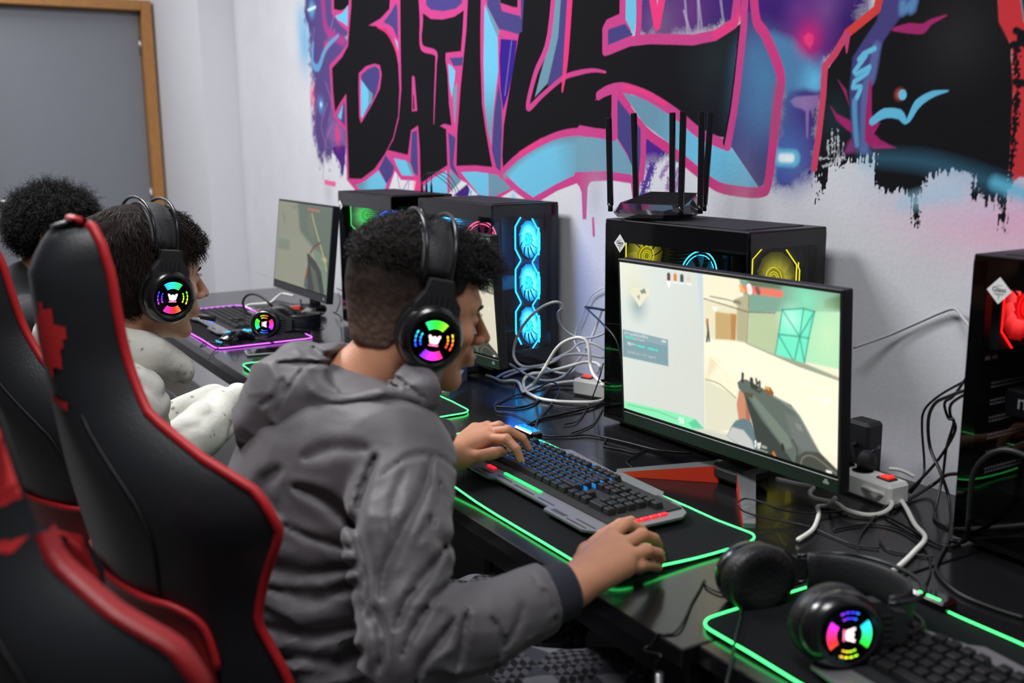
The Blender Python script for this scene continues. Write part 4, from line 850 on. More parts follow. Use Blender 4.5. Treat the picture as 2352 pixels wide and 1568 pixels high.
# ================================================================ mice
def make_mouse(loc, yaw, label, gl):
    e = empty('gaming_mouse', loc, yaw); tag(e, label, 'mouse')
    n, m_ = 14, 12; V = []
    for i in range(n+1):
        t = i/n; x = -.060+.120*t; w_ = .031*math.sin(PI*min(1, max(.04, (t*.96+.03))))**.45*(1-.10*math.exp(-((t-.55)/.18)**2)); h_ = .038*math.sin(PI*(t*.80+.10))**.8*(1 if t < .5 else 1)
        for k in range(m_+1):
            a = PI*k/m_; V.append((x, w_*math.cos(a), max(.001, h_*math.sin(a)**.75)))
    F = [(i*(m_+1)+k, i*(m_+1)+k+1, (i+1)*(m_+1)+k+1, (i+1)*(m_+1)+k) for i in range(n) for k in range(m_)]
    F += [[k for k in range(m_+1)][::-1], [n*(m_+1)+k for k in range(m_+1)], [i*(m_+1) for i in range(n+1)][::-1]+[i*(m_+1)+m_ for i in range(n+1)]]
    MB().add(V, F[:-1], 0, True).build('mouse_shell', BLACKG, e)
    MB().lathe([(.001, -.004), (.010, -.004), (.010, .004), (.001, .004)], (.030, 0, .027), look((0, 1, 0)), 14).build('scroll_wheel', gl, e)
    mb = MB(); mb.tube(crom([(-.0605, -.02, .009), (-.0655, 0, .009), (-.0605, .02, .009)], 5), .0017, 6)
    mb.prism([(-.009, .004), (-.006, .009), (0, .006), (.006, .009), (.009, .004), (.005, -.006), (-.005, -.006)], 0, .0006, c=(-.030, 0, .0352), R=rmat('Z', 1.57)); mb.prism([(-.008, -.009), (.008, -.009), (.008, -.011), (-.008, -.011)], 0, .0006, c=(-.032, 0, .0350), R=rmat('Z', 1.57))
    mb.build('mouse_lights', gl, e)
    return e
make_mouse((-1.90, -.700, DT+.005), 1.75, 'black gaming mouse with cyan lights on the violet-edged mat', glow('cyan_mouse_light', (50, 190, 235), 1.6))
make_mouse((.172, -.722, DT+.005), 1.55, 'black mouse under the right hand of the nearest person', glow('green_mouse_light', (50, 230, 110), 1.))
make_mouse((-1.36, -.71, DT+.005), 1.55, 'black mouse under the hand of the white-hooded person', glow('green_mouse_light', (50, 230, 110), 1.))
e = empty('smartphone', (-1.695, -.655, DT), 1.38); tag(e, 'smartphone with pale metal edge lying by the violet-edged mat', 'phone')
MB().box((0, 0, .004), (.155, .075, .0075), bev=.003).build('phone_body', alu('phone_metal', (175, 180, 178), .25), e)
MB().box((0, 0, .0079), (.150, .070, .0006)).build('phone_screen', BLACKG, e)
# ================================================================ soft shapes: distance fields meshed with surface nets
_lat = np.random.default_rng(11).random((32, 32, 32)).astype(np.float32)
def vnoise(P, s):
    q = P*(1./np.asarray(s, float)); i = np.floor(q).astype(int); f = (q-i).astype(np.float32); f = f*f*(3-2*f); i &= 31; j = (i+1) & 31
    x0, y0, z0, x1, y1, z1 = i[:, 0], i[:, 1], i[:, 2], j[:, 0], j[:, 1], j[:, 2]; fx, fy, fz = f.T
    a = _lat[x0, y0, z0]*(1-fx)+_lat[x1, y0, z0]*fx; b = _lat[x0, y1, z0]*(1-fx)+_lat[x1, y1, z0]*fx
    c = _lat[x0, y0, z1]*(1-fx)+_lat[x1, y0, z1]*fx; d = _lat[x0, y1, z1]*(1-fx)+_lat[x1, y1, z1]*fx
    return (a*(1-fy)+b*fy)*(1-fz)+(c*(1-fy)+d*fy)*fz
def fbm(P, s, n=3):
    return sum(vnoise(P+i*7.3, np.asarray(s)/2**i)*.5**i for i in range(n))/sum(.5**i for i in range(n))
def ridge(P, s): return 1-np.abs(2*vnoise(P, s)-1)
def smin(a, b, k):
    h = np.clip(.5+.5*(b-a)/k, 0, 1); return b*(1-h)+a*h-k*h*(1-h)
def smax(a, b, k): return -smin(-a, -b, k)
def cone(P, a, b, ra, rb):
    a = np.asarray(a, float); e = np.asarray(b, float)-a; t = np.clip(((P-a)@e)/(e@e), 0, 1)
    return np.linalg.norm(P-a-t[:, None]*e, axis=1)-(ra+(rb-ra)*t)
def chain(P, pts, rs, k=.01):
    d = None
    for i in range(len(pts)-1):
        c = cone(P, pts[i], pts[i+1], rs[i], rs[i+1]); d = c if d is None else (smin(d, c, k) if k else np.minimum(d, c))
    return d
def ell(P, c, r, R=None):
    q = P-np.asarray(c, float)
    if R is not None: q = q@np.asarray(R).T
    r = np.asarray(r, float); k0 = np.linalg.norm(q/r, axis=1); k1 = np.linalg.norm(q/(r*r), axis=1)
    return k0*(k0-1)/(k1+1e-9)
def surf(f, lo, hi, h, B=8):
    """sparse surface nets over the box lo..hi"""
    lo = np.asarray(lo, float); hi = np.asarray(hi, float); nb = np.ceil((hi-lo)/(h*B)).astype(int)
    g = np.stack(np.meshgrid(*[np.arange(n) for n in nb], indexing='ij'), -1).reshape(-1, 3)
    cen = lo+(g+.5)*h*B; keep = np.abs(f(cen)) < h*B*.5*1.9+.012; g = g[keep]
    dims = nb*B+2; mul = np.array([1, dims[0], dims[0]*dims[1]], dtype=np.int64)
    loc = np.stack(np.meshgrid(*[np.arange(B+1)]*3, indexing='ij'), -1).reshape(-1, 3)
    VV = []; KK = []; EE = []
    for s in range(0, len(g), 400):
        gg = g[s:s+400]; N = gg[:, None]*B+loc[None]; P = lo+N.reshape(-1, 3)*h
        D = f(P).reshape(len(gg), B+1, B+1, B+1)
        cs = np.zeros((len(gg), B, B, B, 3)); cnt = np.zeros((len(gg), B, B, B))
        base = np.stack(np.meshgrid(*[np.arange(B)]*3, indexing='ij'), -1)
        for ax in range(3):
            for u in (0, 1):
                for v in (0, 1):
                    o = [0, 0, 0]; a2, a3 = [k for k in range(3) if k != ax]; o[a2] = u; o[a3] = v
                    sl0 = tuple([slice(None)]+[slice(o[k], o[k]+B) for k in range(3)]); o2 = list(o); o2[ax] += 1
                    sl1 = tuple([slice(None)]+[slice(o2[k], o2[k]+B) for k in range(3)])
                    d0, d1 = D[sl0], D[sl1]; cr = (d0 < 0) != (d1 < 0)
                    t = np.where(cr, d0/(d0-d1+1e-12), 0); off = np.zeros(cs.shape); off[..., a2] = u; off[..., a3] = v; off[..., ax] = t
                    cs += off*cr[..., None]; cnt += cr
                    if u == 0 and v == 0:
                        w_ = np.argwhere(cr)
                        if len(w_):
                            cell = gg[w_[:, 0]]*B+w_[:, 1:]; EE.append(np.c_[cell, np.full(len(cell), ax), (d0[cr] < 0).astype(int)])
        w_ = np.argwhere(cnt > 0); cell = gg[w_[:, 0]]*B+w_[:, 1:]; m_ = cnt > 0
        VV.append(lo+(cell+cs[m_]/cnt[m_][:, None])*h); KK.append(cell@mul)
    V = np.concatenate(VV); K = np.concatenate(KK); o = np.argsort(K); V, K = V[o], K[o]
    E = np.unique(np.concatenate(EE), axis=0); F = []
    for ax in range(3):
        e = E[E[:, 3] == ax]; a2, a3 = (ax+1) % 3, (ax+2) % 3; ids = []
        for (u, v) in ((0, 0), (-1, 0), (-1, -1), (0, -1)):
            c = e[:, :3].copy(); c[:, a2] += u; c[:, a3] += v; k = c@mul; j = np.searchsorted(K, k); j = np.minimum(j, len(K)-1); j = np.where((K[j] == k) & (c.min(1) >= 0), j, -1); ids.append(j)
        q = np.stack(ids, 1); ok = (q >= 0).all(1); q = q[ok]; fl = e[ok, 4] == 0; q[fl] = q[fl][:, ::-1]; F.append(q)
    return V, np.concatenate(F)
def relax(V, F, n=2):
    a = np.concatenate([F, np.roll(F, -1, 1)]).ravel(); b = np.concatenate([np.roll(F, -1, 1), F]).ravel()
    for _ in range(n):
        S = np.zeros_like(V); c = np.bincount(a, minlength=len(V)).astype(float)
        for k in range(3): S[:, k] = np.bincount(a, weights=V[b, k], minlength=len(V))
        V = V*.5+.5*S/np.maximum(c, 1)[:, None]
    return V
def sobj(name, f, lo, hi, h, m, parent=None, rl=1, col=None, cut=None):
    V, F = surf(f, lo, hi, h); V = relax(V, F, rl)
    if cut is not None:
        k = cut(V[F].mean(1)); F = F[k]
    o = link_mesh(name, V, np.ascontiguousarray(F), m, parent, smooth=True)
    if col is not None:
        C = col(V); o.data.color_attributes.new('paint', 'FLOAT_COLOR', 'POINT').data.foreach_set('color', np.c_[C, np.ones(len(C))].astype(np.float32).ravel())
    return o
def normals(V, F):
    n = np.cross(V[F[:, 2]]-V[F[:, 0]], V[F[:, 3]]-V[F[:, 1]]); N = np.zeros_like(V)
    for k in range(4):
        for j in range(3): N[:, j] += np.bincount(F[:, k], weights=n[:, j], minlength=len(V))
    return unit(N)
def strands(name, roots, nrm, flow, L, m, parent, r=.0006, seg=6, curl=0., cr=.003, seed=0, lift=.4, kind=None):
    """thin three-sided hair strands; flow(P) gives the combing direction"""
    g = np.random.default_rng(seed); n = len(roots); P = roots.copy(); ds = (L/seg)[:, None]; pts = [P.copy()]
    ph = g.random(n)*6.28; sd = np.where(g.random(n) < .5, 1, -1); rnd = unit(g.normal(size=(n, 3)))
    d = unit(nrm*lift+flow(P)+rnd*.25)
    side = unit(np.cross(d, rnd))
    for i in range(1, seg+1):
        t = i/seg; dd = unit(d+(flow(P)-nrm*.0)*.5*t); P = P+dd*ds; d = dd; up_ = np.cross(side, dd)
        off = 0 if not curl else (side*np.cos(ph+sd*curl*t*6.28)[:, None]+up_*np.sin(ph+sd*curl*t*6.28)[:, None])*cr*min(1, t*2.)
        pts.append(P+off)
    C = np.stack(pts, 1)                                          # n, seg+1, 3
    T = np.gradient(C, axis=1); T = unit(T); X = unit(np.cross(T, rnd[:, None])); Y = np.cross(T, X)
    rr = (r*(1-.65*np.linspace(0, 1, seg+1)**2))[None, :, None, None]; th = np.arange(3)*2*PI/3
    V = C[:, :, None]+rr*(X[:, :, None]*np.cos(th)[None, None, :, None]+Y[:, :, None]*np.sin(th)[None, None, :, None])
    V = V.reshape(-1, 3); b = np.arange(n)[:, None, None]*(seg+1)*3+np.arange(seg)[None, :, None]*3; k = np.arange(3)[None, None]; k2 = (k+1) % 3
    F = np.stack([b+k, b+k2, b+3+k2, b+3+k], -1).reshape(-1, 4)
    o = link_mesh(name, V, np.ascontiguousarray(F), m, parent, smooth=True)
    if kind: o['kind'] = kind
    return o
# ---------------------------------------------------------------- head
def frame(o, yaw, pitch, roll=0.):
    """head frame: rows are right, forward, up in the room; pitch > 0 looks down"""
    R = Matrix.Rotation(yaw, 3, 'Z')@Matrix.Rotation(-pitch, 3, 'X')@Matrix.Rotation(roll, 3, 'Y'); return np.asarray(o, float), np.array(R).T
def head_sdf(q):
    """q in head space: x right, y forward, z up, origin between the ears"""
    ax = np.abs(q[:, 0]); s = np.c_[ax, q[:, 1], q[:, 2]]
    d = ell(q, (0, -.014, .036), (.074, .096, .086)); d = smin(d, ell(q, (0, .034, .012), (.064, .058, .062)), .03)
    d = smin(d, ell(q, (0, .030, -.050), (.056, .056, .066)), .03)
    d = smin(d, cone(s, (.052, .004, -.060), (.012, .068, -.104), .018, .015), .022); d = smin(d, ell(q, (0, .074, -.101), (.016, .014, .013)), .016)
    d = smin(d, ell(s, (.040, .058, -.026), (.024, .026, .020)), .018)
    d = smin(d, cone(s, (.006, .089, .022), (.040, .074, .020), .010, .008), .012)
    d = smax(d, -ell(s, (.031, .094, .001), (.017, .014, .011)), .010)
    d = smin(d, ell(s, (.031, .0785, .000), (.014, .0125, .0105)), .003)
    d = smin(d, cone(q, (0, .090, .012), (0, .116, -.030), .0065, .0095), .008); d = smin(d, ell(s, (.011, .103, -.034), (.0075, .010, .0075)), .005)
    d = smax(d, -ell(s, (.006, .108, -.041), (.0035, .006, .003)), .002)
    d = smin(d, ell(q, (0, .088, -.060), (.026, .014, .018)), .012)
    d = smin(d, cone(s, (0, .1035, -.0610), (.020, .090, -.0650), .0052, .0028), .003); d = smin(d, cone(s, (0, .1010, -.0725), (.018, .090, -.0690), .0060, .003), .003)
    d = smax(d, -cone(s, (0, .1110, -.0668), (.023, .094, -.0668), .0012, .0010), .002)
    return d
def ear_sdf(q):
    ax = np.abs(q[:, 0]); s = np.c_[ax, q[:, 1], q[:, 2]]; R = rmat('Z', -.45)@rmat('X', .2)
    e = ell(s, (.082, -.010, .004), (.0075, .019, .032), R); e = smax(e, -ell(s, (.0905, -.006, .006), (.006, .011, .021), R), .004)
    return smin(e, ell(s, (.080, -.004, -.022), (.006, .009, .009)), .006)
SKIN = {}
def skin_mat(key, col):
    if key in SKIN: return SKIN[key]
    m = mat('skin_'+key, col, .48, bump=.25, bscale=320, var=.10, vscale=38, spec=.4, sss=.18); SKIN[key] = m; return m
def eyes(parent, fr, iris=(50, 32, 22)):
    o, R = fr
    for sx in (-1, 1):
        c = np.array([sx*.031, .0775, .001]); mb = MB(); L = look((sx*.05, 1, 0), (0, 0, 1))
        mb.lathe([(.0001, -.011)]+[(.0113*math.sin(a), -.0113*math.cos(a)) for a in np.linspace(.3, PI-.55, 10)], c, L, 20, m=0); mb.lathe([(.0060, .0096), (.0030, .0112)], c, L, 20, m=1); mb.lathe([(.0030, .0112), (.0001, .0116)], c, L, 14, m=2)
        V = np.concatenate(mb.V)@R+o
        link_mesh('eye', V, mb.F, [mat('eye_white', (210, 205, 200), .2), mat('iris_brown', iris, .2), mat('pupil', (5, 5, 5), .1)], parent, smooth=True, fm=mb.M)
        V = []; mb = MB()
        for k in range(12):
            a = -1.1+k*.2; x = .0125*math.sin(a); z = .0085*math.cos(a)*.6+.002; mb.tube([c+(x, .0105*math.cos(a*.7), z), c+(x*1.15, .0105*math.cos(a*.7)+.005, z+.0010), c+(x*1.22, .0105*math.cos(a*.7)+.0070, z+.0032)], .00022, 3)
        mb.V = [np.concatenate(mb.V)@R+o]; mb.build('eyelashes', mat('dark_lash', (12, 9, 8), .7), parent)
        mb = MB(); mb.tube([(sx*.014, .0975, .0165), (sx*.027, .0955, .0215), (sx*.043, .0845, .0165)], [.0022, .0030, .0014], 6, sy=.6); mb.V = [np.concatenate(mb.V)@R+o]; mb.build('eyebrow', mat('dark_brow', (22, 16, 14), .9, bump=.8, bscale=600), parent)
# ---------------------------------------------------------------- hands
def hand_sdf(P, H):
    """H: wrist, elbow point, four lists of finger joints (knuckle..tip), thumb joints"""
    W = np.asarray(H['wrist'], float); d = cone(P, H['elbow'], W, H.get('re', .042), .0265)
    F = [np.asarray(f, float) for f in H['fingers']]
    for i, f in enumerate(F):
        base = W+(f[0]-W)*.12+(F[3][0]-F[0][0])*(i-1.5)/3*.45*.5
        d = smin(d, cone(P, base, f[0], .0165, .0125), .016)
        rr = [.0104, .0096, .0086, .0072] if i < 3 else [.0094, .0084, .0074, .0062]
        c = chain(P, f, rr[:len(f)], .002); c = smin(c, ell(P, f[1], (.0098,)*3 if i < 3 else (.0086,)*3), .004); d = smin(d, c, .006)
    for i in range(3): d = smin(d, cone(P, W+(F[i][0]-W)*.45, (F[i][0]+F[i+1][0])/2-(F[i][1]-F[i][0])*.05, .015, .0105), .010)
    T = np.asarray(H['thumb'], float)
    d = smin(d, cone(P, W+(T[0]-W)*.15, T[0], .017, .0165), .014); d = smin(d, chain(P, T, [.0155, .0118, .0112, .0088], .003), .008)
    return d
def nail(parent, tip, prev, upv, s=1.):
    tip = np.asarray(tip, float); d = unit(tip-np.asarray(prev, float)); u = unit(np.asarray(upv, float)-d*(np.asarray(upv, float)@d)); sd = np.cross(d, u); R = np.array([sd, d, u]); V = []; n = 8
    mb = MB(); out = []
    for j in range(n+1):
        t = j/n; y = -.006+.0125*t; w_ = .0056*math.sqrt(max(.02, 1-(2*t-1)**4*.75))
        for k in range(7): a = -1+2*k/6; out.append((a*w_*s, y*s, (.0082-.0030*a*a-(.0010*t))*s))
    F = [(j*7+k, j*7+k+1, (j+1)*7+k+1, (j+1)*7+k) for j in range(n) for k in range(6)]
    return link_mesh('fingernail', np.array(out)@R+tip, F, mat('fingernail_pink', (214, 168, 150), .28, coat=.3), parent, smooth=True)
# ---------------------------------------------------------------- headset, built in head space
def ring_gfx(e, c, R, s=1., hue0=.35, flip=1, rot=0., es=None):
    """printed light arcs and small horned emblem on the ear plate; plate faces local +z of R"""
    q = []; col_ = lambda a: np.clip(np.array(hue((hue0+a/(2*PI)*flip) % 1))*255, 8, 255)
    def arc(r0, r1, a0, a1, n):
        for k in range(n):
            t0 = a0+(a1-a0)*k/n; t1 = a0+(a1-a0)*(k+1)/n
            q.append(([np.array((r*math.cos(t), r*math.sin(t), .0006)) for r, t in ((r0, t0), (r1, t0), (r1, t1), (r0, t1))], col_((t0+t1)/2)))
    for c0 in (PI/2, -PI/2):
        for k in range(4): r = .0175+k*.0033; arc(r, r+.0020, c0-.62+rot, c0+.62+rot, 10)
    for c0 in (0, PI):
        for k, r in enumerate((.0195, .0268)):
            for j in range(4): a = c0-.44+j*.24; arc(r, r+.0020, a+rot, a+.17+rot, 3)
    w_ = (255, 225, 225); cr_, sr_ = math.cos(rot), math.sin(rot)
    for quad in (((-.007, -.001), (.007, -.001), (.0075, .004), (-.0075, .004)), ((-.0085, .003), (-.003, .003), (-.006, .0075), (-.009, .0075)), ((.003, .003), (.0085, .003), (.009, .0075), (.006, .0075)), ((-.0055, -.0045), (.0055, -.0045), (.007, -.001), (-.007, -.001)), ((-.003, .003), (.003, .003), (.002, .006), (-.002, .006)), ((-.007, -.0082), (.007, -.0082), (.007, -.0064), (-.007, -.0064)), ((-.0015, -.0064), (.0015, -.0064), (.0015, -.0045), (-.0015, -.0045))):
        q.append(([np.array((x*cr_-y*sr_, x*sr_+y*cr_, .0007)) for x, y in quad], w_ if quad[0][1] > -.006 else (255, 120, 170)))
    q = [([c+(p*s)@R for p in pts], cc) for pts, cc in q]
    return rgb_arc_mesh('ear_plate_lights', q, e)
def make_headset(fr, label, span=.086, cupz=-.014, hue0=.33, mic=False, hoop=.165, cupy=.004, band=True, rot=0., padr=.047):
    o, R = fr; e = empty('gaming_headset', tuple(o)); M_ = Matrix([list(map(float, R[0])), list(map(float, R[1])), list(map(float, R[2]))]).transposed()
    e.matrix_world = Matrix.Translation(Vector(o))@M_.to_4x4(); tag(e, label, 'headset')
    for sx in (1, -1):
        L = look((sx, 0, -.06), (0, 0, 1)); L[0], L[1] = (L[0], L[1])
        Lz = L[2]; up_ = unit(np.array([0, 0, 1.])-Lz*Lz[2]); fx = np.cross(up_, Lz); L = np.array([fx, up_, Lz])
        c = np.array([sx*(span-.004), cupy, cupz])
        MB().lathe([(.021, -.006), (.031, -.010), (.043, -.008), (padr*1.03, .000), (padr*1.03, .012), (.046, .020), (.040, .022)], c, L, 36, sy=1.12).build('ear_cushion', mat('cushion_leather', (24, 24, 26), .42, bump=.7, bscale=160), e)
        cp = MB().lathe([(.042, .016), (.0470, .020), (.0470, .030), (.0445, .040), (.0390, .0465), (.0345, .0485), (.0337, .0470), (.0010, .0470)], c, L, 40, sy=1.10).build('ear_cup', mat('cup_shell', (17, 17, 19), .26, coat=.4), e)
        mb = MB()
        for k in range(9): a = .55+k*.25; mb.box(c+np.array((.040*math.cos(a), .044*math.sin(a), .0405))@L, (.010, .002, .004), rmat('Z', -a).T@L if False else None)
        MB().lathe([(.0005, 0), (.0332, 0)], c+Lz*.0474, L, 36).build('ear_plate', BLACKG, cp)
        ring_gfx(cp, c+Lz*.0476, L, .98, hue0, 1, rot)
        # yoke from the cup up to the hoops
        mb = MB(); t = c+Lz*.030+up_*.078
        P = [(-.034, .024), (-.033, .048), (-.021, .066), (-.017, .084), (.017, .084), (.021, .066), (.033, .048), (.034, .024), (.022, .044), (-.022, .044)]
        mb.prism(P, .016, .036, c=c, R=L)
        for k in range(5): mb.box(c+np.array(((k-2)*.008, .054, .037))@L, (.003, .018, .004) if False else (.003, .003, .018), None)
        mb.build('yoke', BLACKM, e)
    for sy in (-1, 1):
        P = []; zt = hoop
        for a in np.linspace(-.04, PI+.04, 33): P.append(((span+.018)*math.cos(a), cupy-.004+sy*(.019+.006*math.sin(a)), cupz+.070+(zt-cupz-.070)*max(0, math.sin(a))**.62 if math.sin(a) > 0 else cupz+.070+.03*math.sin(a)))
        MB().tube(P, .0031, 8).build('wire_hoop', mat('hoop_metal', (46, 47, 50), .25, metal=.7), e)
    # padded inner strap
    P = []
    for a in np.linspace(.16, PI-.16, 25): P.append(((.094 if math.sin(a) < .75 else .090)*math.cos(a), cupy-.004, cupz+.045+(hoop-.012-cupz-.045)*math.sin(a)**.62))
    mb = MB(); mb.tube(P, .0045, 12, sy=5.6, up=(1, 0, 0)); mb.build('head_strap', mat('strap_leather', (27, 27, 30), .5, bump=.3, bscale=200), e)
    if mic:
        MB().tube(crom([(-span-.02, .035, cupz-.02), (-.075, .090, cupz-.055), (-.045, .135, cupz-.062)], 6), .0024, 7).build('mic_boom', BLACK, e)
        MB().tube([(-.05, .130, cupz-.062), (-.03, .152, cupz-.064)], [.0055, .0065], 10).build('microphone', BLACKM, e)
    return e
# ================================================================ people
def Zp(x, y, z): return onz(x, y, z)
def hairline(q, pts):
    return q[:, 2]-np.interp(q[:, 1], [p[0] for p in pts], [p[1] for p in pts])
def hl(P, fr): return (P-fr[0])@fr[1].T
def sstep(x, a, b): t = np.clip((x-a)/(b-a), 0, 1); return t*t*(3-2*t)
def cloth(name, col, rough=.6, sheen=.2, bs=500, bump=.25, var=.06): return mat(name, col, rough, sheen=sheen, bump=bump, bscale=bs, var=var, vscale=9, spec=.35)
def plaid():
    m = bpy.data.materials.new('plaid_flannel'); m.use_nodes = True; nt = m.node_tree; b = nt.nodes['Principled BSDF']; L = nt.links; N = nt.nodes.new
    tc = N('ShaderNodeTexCoord'); mp_ = N('ShaderNodeMapping'); mp_.inputs['Rotation'].default_value = (.1, .1, -.45); L.new(tc.outputs['Object'], mp_.inputs['Vector'])
    ck = N('ShaderNodeTexChecker'); ck.inputs['Scale'].default_value = 26; ck.inputs['Color1'].default_value = (*lin((120, 120, 128)), 1); ck.inputs['Color2'].default_value = (*lin((66, 66, 78)), 1); L.new(mp_.outputs[0], ck.inputs['Vector'])
    c2 = N('ShaderNodeTexChecker'); c2.inputs['Scale'].default_value = 104; c2.inputs['Color1'].default_value = (*lin((20, 20, 27)), 1); c2.inputs['Color2'].default_value = (*lin((84, 84, 92)), 1); L.new(mp_.outputs[0], c2.inputs['Vector'])
    wv = N('ShaderNodeTexChecker'); wv.inputs['Scale'].default_value = 13; wv.inputs['Color1'].default_value = (1, 1, 1, 1); wv.inputs['Color2'].default_value = (0, 0, 0, 1); L.new(mp_.outputs[0], wv.inputs['Vector'])
    mx = N('ShaderNodeMix'); mx.data_type = 'RGBA'; L.new(wv.outputs['Color'], mx.inputs[0]); L.new(ck.outputs['Color'], mx.inputs[6]); L.new(c2.outputs['Color'], mx.inputs[7]); L.new(mx.outputs[2], b.inputs['Base Color']); b.inputs['Roughness'].default_value = .9
    return m
def mid_rows(P): return P
# ---------------------------------------------------------------- the nearest person, grey jacket
def creases(P, L):
    """valleys in cloth: each line lies on the cloth where the photograph shows it"""
    q = (P-CAM)@CR.T; u = np.stack([1176+FPX*q[:, 0]/q[:, 2], 784-FPX*q[:, 1]/q[:, 2]], 1); out = np.zeros(len(P))
    for pts, w_, dp in L:
        C = crom(np.array(pts, float), 3); lo, hi = C.min(0)-3*w_, C.max(0)+3*w_; m_ = ((u > lo) & (u < hi)).all(1)
        if not m_.any(): continue
        U = u[m_]; d = np.full(len(U), 1e9)
        n = len(C)-1
        for i in range(n):
            e = C[i+1]-C[i]; t = np.clip(((U-C[i])@e)/(e@e+1e-9), 0, 1); dd = np.linalg.norm(U-C[i]-t[:, None]*e, axis=1)
            d = np.minimum(d, dd/(.35+.65*math.sin(PI*min(.95, max(.05, (i+.5)/n)))))
        out[m_] += dp*(np.exp(-(d/w_)**2)-.16*np.exp(-((d-2.2*w_)/w_)**2))
    return out
JC = [([(862, 1050), (834, 1125), (820, 1203), (831, 1266), (842, 1330), (850, 1420)], 14, .012), ([(1049, 1080), (1001, 1045), (937, 1048), (873, 1096)], 6, .005), ([(680, 1120), (735, 1144), (788, 1187), (815, 1215)], 15, .010), ([(655, 1208), (725, 1240), (805, 1262)], 9, .006),
      ([(581, 1266), (618, 1298), (698, 1320), (812, 1300)], 20, .010), ([(625, 1352), (725, 1373), (815, 1345)], 19, .010), ([(600, 1440), (725, 1463), (812, 1445)], 19, .010), ([(640, 1505), (778, 1521), (825, 1500)], 18, .009), ([(640, 1180), (600, 1120), (640, 1080)], 16, .008),
      ([(990, 1054), (969, 1139), (927, 1213), (884, 1309), (876, 1373)], 13, .010), ([(1022, 1256), (980, 1320), (937, 1373), (908, 1442)], 11, .012), ([(1038, 1330), (990, 1383), (953, 1442), (924, 1505)], 9, .011), ([(1044, 1420), (1012, 1468), (969, 1521), (950, 1590)], 10, .013), ([(1074, 1404), (1061, 1468), (1044, 1540)], 9, .010),
      ([(1128, 1418), (1150, 1468), (1139, 1530)], 8, .007), ([(1203, 1385), (1192, 1426), (1160, 1485)], 8, .006), ([(985, 1190), (1012, 1245), (1040, 1245)], 13, .006), ([(1224, 1322), (1258, 1373), (1274, 1425)], 4, .0045), ([(930, 1080), (905, 1150), (900, 1230)], 10, .006), ([(1010, 1110), (1000, 1180), (960, 1240)], 9, .006), ([(700, 1050), (760, 1030), (840, 1030)], 16, .006), ([(860, 1400), (880, 1470), (870, 1540)], 12, .010)]
HCR = [([(709, 831), (661, 894), (634, 958), (629, 1030)], 5, .005), ([(640, 832), (778, 836), (884, 857), (975, 915)], 7, .007), ([(788, 898), (842, 878), (915, 889)], 10, .008), ([(700, 962), (799, 937), (884, 921), (958, 932)], 11, .007), ([(660, 985), (700, 1000), (760, 985)], 9, .005), ([(720, 800), (745, 818), (790, 815)], 8, .006), ([(600, 930), (640, 905), (650, 870)], 8, .005)]
